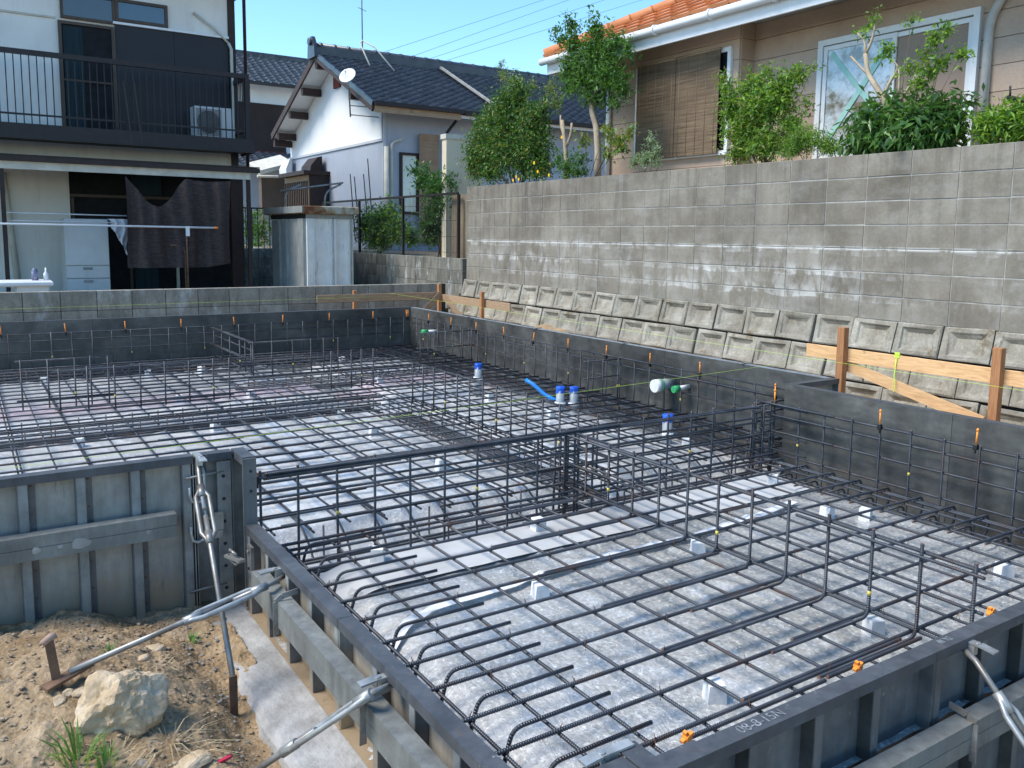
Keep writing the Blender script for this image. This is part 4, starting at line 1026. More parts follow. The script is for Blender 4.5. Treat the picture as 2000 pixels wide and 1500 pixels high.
# laundry
CLOTH = simple('dark_striped_blanket', (.075, .055, .052), (.035, .027, .027), 26, .95, stretch=(.25, 1, 2.2), bump=.35, bscale=40)
V = []; F = []; nx, nz_ = 60, 40
for j in range(nz_+1):
    for i in range(nx+1):
        s_ = i/nx; x = 2.30+1.62*s_; t = j/nz_
        top = 2.33-(.46*math.sin(math.pi*min(1, s_/.57))**1.3 if s_ < .57 else .03*math.sin(math.pi*(s_-.57)/.43))
        bot = .885+.06*sstep(.7, 1, s_); z = top+(bot-top)*t
        fold = .05*math.sin(s_*19+1.5*t)*(.3+t)+.035*math.sin(s_*41-t*2)
        V.append((x+.012*math.sin(t*5+s_*8), 14.78+fold, z))
for j in range(nz_):
    for i in range(nx): a = j*(nx+1)+i; F.append((a, a+1, a+nx+2, a+nx+1))
mb = MB(); mb.add(V, F, 0, True); tag(mb.build('blanket', CLOTH), 'dark brown striped blanket sagging from a line under the awning', 'blanket')
def lpole(label, pts, r, mat, cat='pole', name='laundry_pole'):
    mb = MB(); mb.tube(pts, r, 8); return tag(mb.build(name, mat), label, cat)
lpole('thick white laundry pole ending with an orange cap', [(-1.5, 14.7, 1.56), (3.62, 14.7, 1.543)], .016, WHITEM)
lpole('thin white laundry pole, upper one of the two behind the thick pole', [(-1.5, 15.1, 1.74), (2.35, 15.1, 1.715)], .010, WHITEM)
lpole('thin white laundry pole, lower one of the two behind the thick pole', [(-1.5, 15.0, 1.61), (2.15, 15.0, 1.60)], .010, WHITEM)
mb = MB(); mb.tube([(3.625, 14.7, 1.543), (3.69, 14.7, 1.543)], .017, 8); tag(mb.build('pole_cap', ORANGE), 'orange end cap on the thick white laundry pole', 'cap')
ps = thing('laundry_post', 'rusty hooked post holding up the thick white laundry pole', 'post', (3.17, 14.74, .34))
mb = MB(); mb.tube([(3.19, 14.735, .3), (3.19, 14.735, 1.52)], .014, 8); mb.build('post', RUST, ps)
mb = MB(); mb.tube(bend([(3.16, 14.75, .3), (3.16, 14.75, 1.22), (2.93, 14.75, 1.26)], .1, 5), .014, 8); mb.build('hook', RUST, ps)
mb = MB(); mb.box((3.17, 14.68, 1.40), (3.23, 14.699, 1.56), bev=.004); mb.build('cloth_tie', WHITEM, ps)
V = []; F = []
for j in range(13):
    for i in range(13):
        s_, t = i/12, j/12; w0 = 2.04+.30*s_; V.append((w0+.12*t*(1-s_)+.03*math.sin(t*6), 15.0+.05*math.sin(s_*14+t*2)*(.4+t), 1.66-t*(.18+.42*s_)))
for j in range(12):
    for i in range(12): a = j*13+i; F.append((a, a+1, a+14, a+13))
mb = MB(); mb.add(V, F, 0, True); tag(mb.build('laundry_cloth', simple('white_cotton', (.52, .53, .56), (.42, .43, .46), 5, .95, bump=.2)), 'crumpled white cloth hanging from the thin laundry poles', 'cloth')
tb = thing('wash_stand', 'low pale wash stand at the end of the laundry yard', 'table', (.6, 13.5, .34))
B('top', (-.6, 13.3, .70), (1.10, 13.8, .775), WHITEM, tb, .02); B('cabinet', (.66, 13.36, .34), (1.05, 13.75, .698), CREAM, tb)
mb = MB(); mb.tube([(.895, 13.5, .777), (.895, 13.5, .90), (.895, 13.5, .92), (.895, 13.5, .94)], .04, 12, rad=[.042, .042, .03, .028]); tag(mb.build('bottle', simple('navy_white_label', (.30, .32, .45), (.04, .05, .12), 16, .4)), 'navy capped bottle standing on the wash stand', 'bottle')
mb = MB(); mb.tube([(1.03, 13.5, .777), (1.03, 13.5, .87), (1.03, 13.5, .89), (1.03, 13.5, .95)], .03, 12, rad=[.032, .032, .012, .010]); tag(mb.build('bottle', WHITEM), 'white pump bottle standing on the wash stand', 'bottle')

dwl = thing('block_wall', 'dark block wall in the shade between the shed and the two storey house', 'wall', (5.6, 17.4, .34))
for r_ in range(4):
    for k in range(5): link('concrete_block', m1d, dwl, (4.95+.4*k, 17.4, .46+.2*r_))
B('core', (4.76, 17.41, .34), (6.49, 17.52, 1.15), DARKGAP, dwl)
for k in range(14): B('fence_bar', (4.8+.12*k, 17.44, 1.152), (4.815+.12*k, 17.455, 1.95), BLKMETAL, dwl)
B('fence_rail', (4.76, 17.435, 1.95), (6.49, 17.46, 1.98), BLKMETAL, dwl)
# ---------------------------------------------------------------- storage shed
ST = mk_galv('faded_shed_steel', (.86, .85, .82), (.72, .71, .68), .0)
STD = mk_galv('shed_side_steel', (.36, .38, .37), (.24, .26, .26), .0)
def mk_rusty():
    s = NT('rusty_shed_roof'); v = s.coord('World'); col = s.ramp(s.noise(v, 3.2, 7, .7), [(.40, (.44, .43, .35)), (.47, (.33, .22, .12)), (.56, (.17, .06, .03))])
    return s.out(col, .75, .1, s.bump(s.noise(v, 30), .2, .004), .3)
sh = thing('storage_shed', 'small grey steel storage shed with rusty roof edge behind the low block wall', 'shed', (5.4, 15, .34))
B('body', (4.97, 14.02, .36), (5.78, 15.86, 1.80), ST, sh)
rf = B('roof', (4.86, 13.88, 1.80), (5.86, 16.0, 1.93), mk_rusty(), sh, .012)
SB('roof_side', (4.845, 13.88, 1.815), (4.859, 16.0, 1.925), STD, rf)
for x0, x1 in ((4.96, 5.06), (5.06, 5.09), (5.36, 5.40), (5.44, 5.48), (5.69, 5.72)): B('front_rib', (x0, 13.965, .36), (x1-.003, 14.018, 1.72), ST, sh)
for y0, y1 in ((14.02, 14.3), (14.9, 14.98), (15.3, 15.36)): B('side_rib', (4.91, y0, .36), (4.968, y1, 1.72), STD, sh)
B('side_panel', (4.952, 14.3, .36), (4.969, 15.85, 1.70), STD, sh)
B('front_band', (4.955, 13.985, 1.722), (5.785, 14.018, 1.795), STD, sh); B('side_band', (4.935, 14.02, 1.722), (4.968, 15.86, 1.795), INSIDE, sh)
B('corner_trim', (5.76, 13.985, .36), (5.79, 14.019, 1.72), CREAMW, sh)
# ================================================================ white gabled house with dark tiles
GX, RX0 = 8.15, 7.62
wh = thing('house', 'white gabled house with dark grey tile roof behind the mesh fence', 'house', (8, 18, 1.1))
gz = lambda y: 5.86-.47*abs(y-20.7)
mb = MB(); poly = [(17.9, 1.1), (24.2, 1.1), (24.2, gz(24.2)-.14), (20.7, 5.70), (17.9, gz(17.9)-.14)]
mb.prism(poly, 'x', GX, GX+.15); mb.build('gable_wall', WWALL, wh)
def mk_grooved(name, c1, c2, ax, per):
    s = NT(name); v = s.coord('World'); sx = s.n('SeparateXYZ'); s.l(v, sx.inputs[0]); f = s.noise(v, 1.2, 5)
    col = s.ramp(f, [(.3, c2), (.7, c1)]); w_ = s.math('MODULO', s.math('MULTIPLY', s.math('ADD', sx.outputs[ax], 50), 1/per), 1)
    gr = s.ramp(w_, [(.0, 1), (.08, 1), (.12, 0), (1.0, 0)]); inv = s.math('SUBTRACT', 1, gr)
    st = s.ramp(s.noise(s.coord('World', (3, 3, .35)), 3, 6, .65), [(.52, 0), (.8, .3)]); col = s.mix(st, col, tuple(x*.6 for x in c2))
    return s.out(col, .6, 0, s.bump(inv, .6, .008), .4)
SIDY = mk_grooved('corrugated_siding_y', (.40, .44, .52), (.34, .37, .45), 1, .09); SIDX = mk_grooved('corrugated_siding_x', (.42, .46, .53), (.36, .39, .46), 0, .09)
B('lower_siding', (GX-.03, 17.86, 1.1), (GX-.003, 24.2, 3.54), SIDY, wh); B('trim_rail', (GX-.06, 17.85, 3.542), (GX-.002, 24.2, 3.60), GREYSID, wh)
B('front_wall', (GX, 17.86, 1.1), (17, 17.98, 4.25), SIDX, wh); B('corner_trim', (GX-.035, 17.83, 1.1), (GX+.03, 17.859, 4.22), GREYSID, wh)
B('red_vent', (GX-.05, 20.35, 5.05), (GX-.002, 20.75, 5.42), plaster('red_vent', (.22, .05, .04), (.15, .035, .03)), wh)
# roof deck, soffits, barge boards
for s_, nm in ((-1, 'roof_deck'), (1, 'roof_deck')):
    mb = MB(); e = 20.7+s_*3.45; ze = 5.80-.47*3.45
    V = [(RX0+.02, 20.7, 5.80), (17, 20.7, 5.80), (17, e, ze), (RX0+.02, e, ze)]; V += [(x, y, z-.07) for x, y, z in V]
    F = [(0, 1, 2, 3), (7, 6, 5, 4), (0, 4, 5, 1), (1, 5, 6, 2), (2, 6, 7, 3), (3, 7, 4, 0)]; mb.add(V, F); mb.build(nm, WWALL, wh)
    mb = MB(); mb.beam((RX0-.005, 20.7+s_*.02, 5.77), (RX0-.005, e+s_*.03, ze-.03), .045, .17, up=(0, 0, 1)); mb.build('barge_board', TRIMR, wh)
for y in (20.7, 21.75, 22.75, 23.75, 24.1, 18.6): 
    z = 5.70-.47*abs(y-20.7); B('purlin_end', (RX0+.03, y-.07, z-.22), (GX-.003, y+.07, z-.04), TRIMR, wh)
B('gutter_board', (RX0+.02, 17.20, 4.06), (9.75, 17.24, 4.20), OLDW, wh); B('gutter', (RX0+.0, 17.12, 4.20), (9.8, 17.25, 4.29), BALC, wh); B('gutter', (9.82, 17.12, 4.18), (17, 17.25, 4.27), BROWN, wh)
# tiles
def mk_tile():
    s = NT('dark_glazed_tile'); v = s.coord('World'); f = s.noise(v, 4, 5)
    col = s.ramp(f, [(.3, (.022, .025, .032)), (.7, (.048, .053, .066))]); k = s.math('ADD', s.math('MULTIPLY', s.rand(), .5), .75); cc = s.n('CombineColor')
    for i in range(3): s.l(k, cc.inputs[i])
    return s.out(s.mix(1, col, cc.outputs[0], 'MULTIPLY'), .32, 0, s.bump(s.noise(v, 60), .05, .002), .55)
TILE = mk_tile()
def tile_geo(w_=.27, L=.29):
    prof = [(0, .030), (.12, .046), (.25, .040), (.40, .010), (.60, .0), (.80, .004), (1.0, .022)]
    V = [(u*w_, 0, z+.03) for u, z in prof]+[(u*w_, L, z+.002) for u, z in prof]+[(u*w_, .002, z+.004) for u, z in prof]; n_ = len(prof)
    F = [(i, i+1, n_+i+1, n_+i) for i in range(n_-1)]+[(2*n_+i, 2*n_+i+1, i+1, i) for i in range(n_-1)]
    return V, F
TV, TF = tile_geo(); mb = MB(); mb.add(TV, TF, 0, True); tile_me = mb.mesh('tile', TILE)
ang = math.atan(.47); cnt = 0; rest = MB(); rot_ = Matrix.Rotation(ang, 4, 'X'); tl = []
for c_ in range(36):
    for r_ in range(16):
        x = RX0+.01+.262*c_; d = .235*r_; y = 17.22+d*math.cos(ang); z = 4.16+d*math.sin(ang)+.03
        tl.append((Vector((x, y, z)), c_, r_))
for p, c_, r_ in tl:
    mw = Matrix.Translation(p+Vector((random.uniform(-.003, .003), 0, random.uniform(-.003, .003)))) @ rot_
    if c_ < 18: link('roof_tile', tile_me, wh, mw=mw)
    else: rest.add([mw @ Vector(v) for v in TV], TF, 0, True)
o = rest.build('roof_tiles', TILE, wh); o['kind'] = 'stuff'
# ridge
mb = MB(); mb.box((RX0-.02, 20.58, 5.80), (17, 20.82, 5.98)); mb.tube([(RX0-.02, 20.7, 6.0), (17, 20.7, 6.0)], .10, 10); rd = mb.build('ridge', TILE, wh)
cap = MB(); cap.tube([(0, 0, 0), (.05, 0, 0)], .115, 12); capm = cap.mesh('ridge_cap', TILE)
for k in range(26): link('ridge_cap', capm, wh, (RX0+.12+.36*k, 20.7, 6.0))
mb = MB(); mb.prism([(20.45, 5.72), (20.95, 5.72), (20.92, 6.02), (20.84, 6.14), (20.78, 6.22), (20.62, 6.22), (20.56, 6.14), (20.48, 6.02)], 'x', RX0-.10, RX0-.02); mb.tube([(RX0-.16, 20.7, 6.10), (RX0-.02, 20.7, 6.10)], .09, 10); mb.build('ridge_end_tile', TILE, wh)
vme = MB(); vme.prism([(0, -.05), (.05, -.05), (.05, .055), (0, .06)], 'y', 0, .235); vme = vme.mesh('verge_tile', TILE)
for r_ in range(15):
    d = .235*r_; link('verge_tile', vme, wh, mw=Matrix.Translation((RX0-.045, 17.2+d*math.cos(ang), 4.215+d*math.sin(ang)+random.uniform(0, .022))) @ rot_)
mb = MB(); a_, b_ = ony(862, 150, 20.5), ony(944, 199, 17.5); mb.beam((11.0, 20.5, 5.86), (11.0, 17.4, 4.40), .07, .05); mb.build('mortar_line', MORTAR, wh)
# window, reed screen, pipes on the front wall
window(wh, 8.58, 8.93, 2.0, 3.26, 17.86, FROST, BROWN, .06)
wf = ony(782, 400, 17.86)
pv = MB(); pv.tube([(8.17, 17.78, 1.2), (8.17, 17.78, 3.42)], .055, 10); pv.tube(bend([(8.30, 17.78, 1.2), (8.30, 17.78, 3.52), (8.55, 17.8, 3.60)], .12, 5), .03, 8); pv.build('pvc_pipe', CREAMW, wh)
dp = MB(); dp.tube(bend([(9.85, 17.6, 4.1), (9.62, 17.75, 3.75), (9.62, 17.78, 1.2)], .1, 4), .035, 8); dp.build('downpipe', BALC, wh)
hv = MB(); hv.prism([(7.86, 3.05), (8.02, 3.05), (8.02, 3.55), (7.95, 3.52), (7.84, 3.25)], 'y', 23.7, 24.3); hv.build('vent_hood', WHITEM, wh)
def mk_reed(name, c1, c2, ax='z', sc=130):
    s = NT(name); st = {'z': (2, 2, sc), 'h': (1.5, 1.5, 70)}[ax]; v = s.coord('World', (1.6, 1.6, sc)); f = s.noise(v, 1, 5, .65)
    col = s.ramp(f, [(.32, c2), (.68, c1)]); big = s.noise(s.coord('World'), 3, 4); col = s.mix(.4, col, s.ramp(big, [(.3, .3), (.7, .65)]), 'OVERLAY')
    return s.out(col, .85, 0, s.bump(f, .6, .006), .2)
REED = mk_reed('reed_screen', (.42, .29, .19), (.24, .15, .10)); BAMB = mk_reed('bamboo_blind', (.24, .175, .115), (.075, .052, .035), sc=75)
mb = MB(); mb.box((8.97, 17.74, 1.3), (9.47, 17.76, 3.76)); tag(mb.build('reed_screen', REED), 'tall reed screen leaning on the white house beside its frosted window', 'screen')
# lattice bay on the gable wall
la = thing('lattice_bay', 'brown wooden lattice window box on the white gable wall', 'window', (7.6, 21, 1.6))
p0, p1 = onx(555, 322, 7.55), onx(600, 322, 7.55); ya, yb = p1.y, p0.y
B('frame', (7.58, ya, 1.5), (GX-.035, yb, 2.95), OLDW, la); B('roof', (7.42, ya-.1, 2.953), (GX-.035, yb+.1, 3.05), BROWN, la); B('side', (7.60, ya-.03, 1.5), (GX-.035, ya-.003, 2.94), BROWN, la)
for k in range(13): B('lattice_bar', (7.535, ya+.06+(yb-ya-.12)*k/12-.02, 1.6), (7.565, ya+.06+(yb-ya-.12)*k/12+.02, 2.8), BROWN, la)
B('lattice_sill', (7.53, ya, 1.52), (7.578, yb, 1.6), OLDW, la)
hd_ = MB(); hd_.prism([(7.7, 3.06), (8.02, 3.06), (8.02, 3.45), (7.9, 3.42), (7.72, 3.2)], 'y', ya+.2, ya+.9); hd_.build('hood', BROWN, la)
# lean-to porch left of it
po = thing('porch', 'small tiled porch with brown wall beside the lattice bay', 'porch', (6.6, 25, .34))
q0, q1 = ony(512, 322, 25.5), ony(551, 312, 25.5)
B('wall', (q0.x, 25.6, .4), (q1.x+.1, 25.9, 3.2), plaster('dull_brown_wall', (.16, .12, .10), (.11, .085, .07)), po)
mb = MB(); mb.add([(q0.x-.2, 25.1, 3.15), (q1.x+.2, 25.1, 3.45), (q1.x+.2, 26.3, 3.75), (q0.x-.2, 26.3, 3.45), (q0.x-.2, 25.1, 3.27), (q1.x+.2, 25.1, 3.57), (q1.x+.2, 26.3, 3.87), (q0.x-.2, 26.3, 3.57)], [(3, 2, 1, 0), (4, 5, 6, 7), (0, 1, 5, 4), (1, 2, 6, 5), (2, 3, 7, 6), (3, 0, 4, 7)]); mb.build('roof', CREAMW, po)
mb = MB(); mb.tube([(q0.x-.3, 25.0, 3.1), (q0.x+.5, 25.0, 3.12), (q0.x+.65, 25.0, 2.9), (q0.x+.65, 25.0, .5)], .04, 8); mb.build('downpipe', CREAMW, po)
window(po, q0.x+.05, q0.x+.5, 1.0, 2.0, 25.58, FROST, CREAMW, .04)
# satellite dish and aerial
ds = thing('satellite_dish', 'white satellite dish on a wall pole below the dark tiled eave', 'dish', (7.4, 18.5, 3.6))
c0 = onx(680, 150, 7.4); mb = MB(); V = []; F = []; n_ = 24
nrm = Vector((-.62, -.55, .56)).normalized(); uu = nrm.cross(Vector((0, 0, 1))).normalized(); vv = uu.cross(nrm)
for k in range(5):
    rr = .185*k/4
    for j in range(n_): a = 2*math.pi*j/n_; V.append(c0+uu*(rr*math.cos(a)*1.0)+vv*(rr*math.sin(a)*1.08)+nrm*(.05*(k/4)**2))
for k in range(4):
    for j in range(n_): F.append((k*n_+j, k*n_+(j+1) % n_, k*n_+n_+(j+1) % n_, k*n_+n_+j))
mb.add(V, F, 0, True); dso = mb.build('dish', WHITEM, ds); md = dso.modifiers.new('thick', 'SOLIDIFY'); md.thickness = .008
mb = MB(); mb.tube([c0-nrm*.02, c0+Vector((.02, .02, -.12)), c0+Vector((.05, .02, -.85))], .018, 8); mb.tube([c0+Vector((.05, .02, -.6)), (GX-.02, c0.y+.02, c0.z-.6)], .012, 6); mb.tube([c0+Vector((.05, .02, -.8)), (GX-.02, c0.y+.02, c0.z-.8)], .012, 6); mb.build('pole', ROD, ds)
mb = MB(); mb.tube([c0+vv*-.17, c0+nrm*.16], .007, 6); mb.tube([c0+nrm*.15, c0+nrm*.2], .02, 8); mb.build('feed_arm', WHITEM, ds)
an = thing('roof_aerial', 'thin aerial mast on yellow legs standing on the dark tile ridge', 'aerial', (9.6, 20.7, 6))
at = ony(708, 97, 20.7); mb = MB(); mb.tube([(at.x, at.y, at.z), (at.x-.02, at.y, at.z+3.2)], .016, 8); mb.build('mast', ROD, an)
mb = MB(); mb.tube([(at.x-.2, at.y-.9, at.z-.55), (at.x-.15, at.y-.2, at.z+.1), (at.x, at.y, at.z+.22)], .018, 6); mb.build('leg', CREAMW, an)
mb = MB(); mb.tube([(at.x+.45, at.y-.9, at.z-.6), (at.x+.25, at.y-.2, at.z+.05), (at.x, at.y, at.z+.22)], .018, 6); mb.build('leg', CREAMW, an)
mb = MB(); mb.tube([(at.x-.12, at.y-.02, at.z+1.0), (at.x+.12, at.y+.02, at.z+.95)], .008, 5); mb.tube([(at.x-.1, at.y, at.z+1.3), (at.x+.1, at.y, at.z+1.28)], .008, 5); mb.build('cross_arm', ROD, an)
# ---------------------------------------------------------------- house behind, between the two
bh = thing('house', 'older house with weathered dark tile roof and brown board wall between the neighbours', 'house', (9, 30, .34))
B('wall', (6.8, 29.0, .34), (12, 29.2, 6.4), WWALL, bh); B('board_wall', (7.0, 28.95, 4.2), (9.6, 28.997, 5.75), plaster('old_brown_boards', (.06, .04, .035), (.035, .025, .022)), bh)
B('red_sill', (7.0, 28.9, 4.08), (9.6, 28.997, 4.2), plaster('red_sill', (.16, .05, .04), (.10, .035, .03)), bh)
window(bh, 9.75, 10.1, 4.5, 5.75, 28.98, DGLASS, BROWN, .04)
B('gutter', (6.9, 28.1, 6.22), (12.3, 28.25, 6.32), BALC, bh)
mb = MB(); rest = MB(); a2 = math.atan(.55); rt2 = Matrix.Rotation(a2, 4, 'X')
for c_ in range(20):
    for r_ in range(11):
        d = .235*r_; mw = Matrix.Translation((7.0+.262*c_, 28.2+d*math.cos(a2), 6.3+d*math.sin(a2))) @ rt2; rest.add([mw @ Vector(v) for v in TV], TF, 0, True)
OTILE = simple('weathered_tile', (.10, .11, .13), (.035, .038, .045), 9, .5, kind='World', bump=.2)
o = rest.build('roof_tiles', OTILE, bh); o['kind'] = 'stuff'
B('ridge', (6.9, 30.3, 7.45), (12.3, 30.6, 7.66), OTILE, bh)
rest = MB()
for c_ in range(20):
    for r_ in range(6):
        d = .235*r_; mw = Matrix.Translation((6.4+.262*c_, 27.2+d*math.cos(.35), 3.6+d*math.sin(.35))) @ Matrix.Rotation(.35, 4, 'X'); rest.add([mw @ Vector(v) for v in TV], TF, 0, True)
o = rest.build('lower_roof_tiles', OTILE, bh); o['kind'] = 'stuff'
B('lower_wall', (6.6, 27.9, .34), (11, 28.1, 3.62), GREYSID, bh)

# ================================================================ tan house with orange roof
TX, TB_ = 7.9, 7.66
th = thing('house', 'tan sided house with orange tile roof and white eaves above the retaining wall', 'house', (8, 7, 2.1))
def mk_siding():
    s = NT('tan_siding'); v = s.coord('World'); f = s.noise(v, 2, 6, .6); fine = s.noise(s.coord('World', (1, 1, 2)), 40, 5, .7)
    col = s.ramp(f, [(.3, (.43, .315, .24)), (.7, (.53, .40, .31))]); col = s.mix(.3, col, s.ramp(fine, [(.3, .3), (.7, .6)]), 'OVERLAY')
    ef = s.ramp(s.noise(v, 9, 7, .75), [(.6, 0), (.72, .35)]); col = s.mix(ef, col, (.48, .42, .38))
    k = s.math('ADD', s.math('MULTIPLY', s.rand(), .14), .93); cc = s.n('CombineColor')
    for i in range(3): s.l(k, cc.inputs[i])
    return s.out(s.mix(1, col, cc.outputs[0], 'MULTIPLY'), .8, 0, s.bump(fine, .25, .004), .3)
SIDING = mk_siding()
B('wall_core', (TX+.012, 2.0, 2.1), (TX+.2, 9.70, 3.95), DARKGAP, th)
h_ = .236
for k in range(9):
    z0 = 2.1+h_*k; z1 = min(z0+h_-.006, 3.93)
    if z0 > 3.9: break
    if 2.25 < z1 and z0 < 3.51:     # interrupted by the window
        for a, b in ((2.0, 4.40), (6.13, 7.05), (8.85, 9.68)): B('siding_board', (TX-.008, a, z0), (TX+.011, b, z1), SIDING, th)
    else:
        for a, b in ((2.0, 7.05), (8.85, 9.68)): B('siding_board', (TX-.008, a, z0), (TX+.011, b, z1), SIDING, th)
    B('bay_board', (TB_-.008, 7.06, z0), (TB_+.011, 8.84, z1), SIDING, th)
    B('bay_side_board', (TB_+.012, 7.045, z0), (TX-.009, 7.06, z1), SIDING, th)
B('bay_core', (TB_+.012, 7.062, 2.1), (TX+.011, 8.838, 3.93), SIDING, th)
# window
wn = B('window', (TX+.0, 4.45, 2.30), (TX+.006, 6.08, 3.52), FROST, th)
for a, b in (((TX-.06, 4.40, 2.25), (TX-.009, 4.46, 3.57)), ((TX-.06, 6.07, 2.25), (TX-.009, 6.13, 3.57)), ((TX-.06, 4.46, 3.51), (TX-.009, 6.07, 3.57)), ((TX-.06, 4.46, 2.25), (TX-.009, 6.07, 2.31))): SB('frame', a, b, WHITEM, wn)
for y0, y1, off in ((5.22, 6.06, -.03), (4.47, 5.30, -.010)):
    for a, b in (((y0, 2.32), (y0+.045, 3.50)), ((y1-.045, 2.32), (y1, 3.50)), ((y0+.045, 3.455), (y1-.045, 3.50)), ((y0+.045, 2.32), (y1-.045, 2.365))): SB('sash', (TX+off-.018, a[0], a[1]), (TX+off, b[0], b[1]), WHITEM, wn)
SB('roller_screen', (TX-.022, 4.515, 2.37), (TX-.019, 5.255, 3.45), plaster('tan_screen', (.34, .25, .20), (.30, .22, .17)), wn)
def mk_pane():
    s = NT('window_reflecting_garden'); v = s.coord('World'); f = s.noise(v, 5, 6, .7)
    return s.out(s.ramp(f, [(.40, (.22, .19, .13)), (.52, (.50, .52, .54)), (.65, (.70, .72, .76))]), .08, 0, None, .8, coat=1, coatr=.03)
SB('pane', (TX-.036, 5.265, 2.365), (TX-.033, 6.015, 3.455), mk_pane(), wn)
MINT = simple('mint_tape', (.42, .72, .64), (.36, .64, .57), 10, .6)
mb = MB(); mb.beam((TX-.040, 5.97, 3.42), (TX-.040, 5.34, 2.7), .004, .055, up=(0, .7, -.7)); sub('tape', mb, MINT, wn)
mb = MB(); mb.beam((TX-.0435, 5.97, 2.52), (TX-.0435, 5.30, 3.40), .004, .055, up=(0, .7, .7)); sub('tape', mb, MINT, wn)
# bamboo blinds on the bay
bf = B('bay_window', (TB_-.03, 7.20, 2.50), (TB_-.009, 8.74, 3.62), DGLASS, th)
for a, b in (((7.15, 2.45), (7.20, 3.67)), ((8.74, 2.45), (8.79, 3.67)), ((7.20, 3.62), (8.74, 3.67)), ((7.20, 2.45), (8.74, 2.50))): SB('frame', (TB_-.05, a[0], a[1]), (TB_-.009, b[0], b[1]), WHITEM, bf)
for y0, y1, lab in ((8.01, 8.72, 'weathered bamboo blind, the one beside the pale leaved shrub'), (7.28, 8.0, 'weathered bamboo blind with an orange frayed top beside the bushy nandina')):
    bl_ = thing('bamboo_blind', lab, 'blind', (TB_-.1, y0, 2.5))
    mb = MB(); mb.box((TB_-.088, y0, 2.47), (TB_-.078, y1, 3.66)); mb.build('slats', BAMB, bl_)
    mb = MB(); mb.tube([(TB_-.083, y0-.01, 3.665), (TB_-.083, y1+.01, 3.665)], .012, 6); mb.build('top_rod', OLDW, bl_)
    for k in range(5):
        y = y0+.06+(y1-y0-.12)*k/4; mb = MB(); mb.tube([(TB_-.091, y, 2.48), (TB_-.091, y, 3.67)], .003, 4); mb.build('cord', OLDW, bl_)
# eaves, gutter, roof
EX, EZ = 7.28, 3.98
B('soffit', (EX+.03, 2.0, 3.935), (TX+.2, 10.3, 3.95), plaster('grey_soffit', (.45, .46, .47), (.38, .39, .40)), th)
B('fascia', (EX, 2.0, 3.78), (EX+.03, 10.35, 3.97), WHITEM, th); B('end_fascia', (EX+.03, 10.32, 3.78), (12, 10.35, 3.97), WHITEM, th)
mb = MB(); mb.tube([(EX-.06, 2.0, 3.955), (EX-.06, 10.42, 3.955)], .05, 12); mb.build('gutter', WHITEM, th)
for k in range(9):
    y = 2.6+.9*k; mb = MB(); mb.tube([(EX-.06, y, 3.955), (EX-.06, y+.03, 3.955)], .064, 12); mb.build('gutter_bracket', WHITEM, th)
mb = MB(); mb.tube([(TX-.06, 9.62, 2.1), (TX-.06, 9.62, 3.94)], .035, 8); mb.build('downpipe', WHITEM, th)
def mk_or():
    s = NT('orange_tile'); v = s.coord('World'); f = s.noise(v, 4, 6, .65); col = s.ramp(f, [(.3, (.48, .165, .06)), (.7, (.64, .26, .105))]); k = s.math('ADD', s.math('MULTIPLY', s.rand(), .25), .86); cc = s.n('CombineColor')
    for i in range(3): s.l(k, cc.inputs[i])
    return s.out(s.mix(1, col, cc.outputs[0], 'MULTIPLY'), .55, 0, s.bump(s.noise(v, 50), .1, .003), .4)
OTL = mk_or(); sl2 = .5; a3 = math.atan(sl2)
def otile():
    mb = MB(); prof = [(0, .006), (.5, .0), (.86, .002), (.92, .013), (1, .013)]; W_, L = .30, .36; n_ = len(prof)
    V = [(0, -u*W_, z+.03) for u, z in prof]+[(L, -u*W_, z) for u, z in prof]+[(.002, -u*W_, z-.012) for u, z in prof]
    F = [(i, i+1, n_+i+1, n_+i) for i in range(n_-1)]+[(2*n_+i, 2*n_+i+1, i+1, i) for i in range(n_-1)]
    mb.add(V, [f[::-1] for f in F]); return mb.mesh('tile', OTL)
om = otile(); rt3 = Matrix.Rotation(-a3, 4, 'Y')
for c_ in range(26):
    for r_ in range(9):
        x = EX-.03+.30*math.cos(a3)*r_; y = 10.4-.295*c_; z = 4.03+.30*math.sin(a3)*r_
        if 10.40-y < (x-EX)+.1-.3: continue
        link('roof_tile', om, th, mw=Matrix.Translation((x, y, z)) @ rt3)
mb = MB(); mb.add([(EX, 10.35, 3.99), (EX, 2, 3.99), (EX+4, 2, 3.99+4*sl2), (EX+4, 6.35, 3.99+4*sl2)], [(0, 1, 2, 3)]); mb.add([(EX, 10.35, 3.985), (EX+4, 6.35, 3.985+4*sl2), (15, 6.35, 3.985+4*sl2), (15, 10.35, 3.985)], [(0, 1, 2, 3)]); mb.build('roof_deck', OTL, th)
hc = MB(); hc.tube([(0, 0, 0), (.30, 0, 0), (.33, 0, 0)], .1, 10, rad=[.085, .085, .10]); hc = hc.mesh('hip_cap', OTL)
hd3 = Vector((1, -1, sl2)).normalized(); sd3 = Vector((0, 0, 1)).cross(hd3).normalized(); up3 = hd3.cross(sd3)
for k in range(15):
    mw = Matrix((hd3, sd3, up3)).transposed().to_4x4(); mw.translation = Vector((EX-.02, 10.38, 4.06))+hd3*(.32*k); link('hip_cap', hc, th, mw=mw)
# service conduit right of the window
mb = MB(); mb.tube(bend([(TX-.04, 4.32, 2.1), (TX-.04, 4.32, 3.45), (TX-.05, 4.15, 3.72), (TX-.1, 4.0, 3.93)], .12, 5), .04, 10); mb.build('pipe_cover', plaster('grey_wrap', (.50, .49, .47), (.40, .39, .37), 12), th)
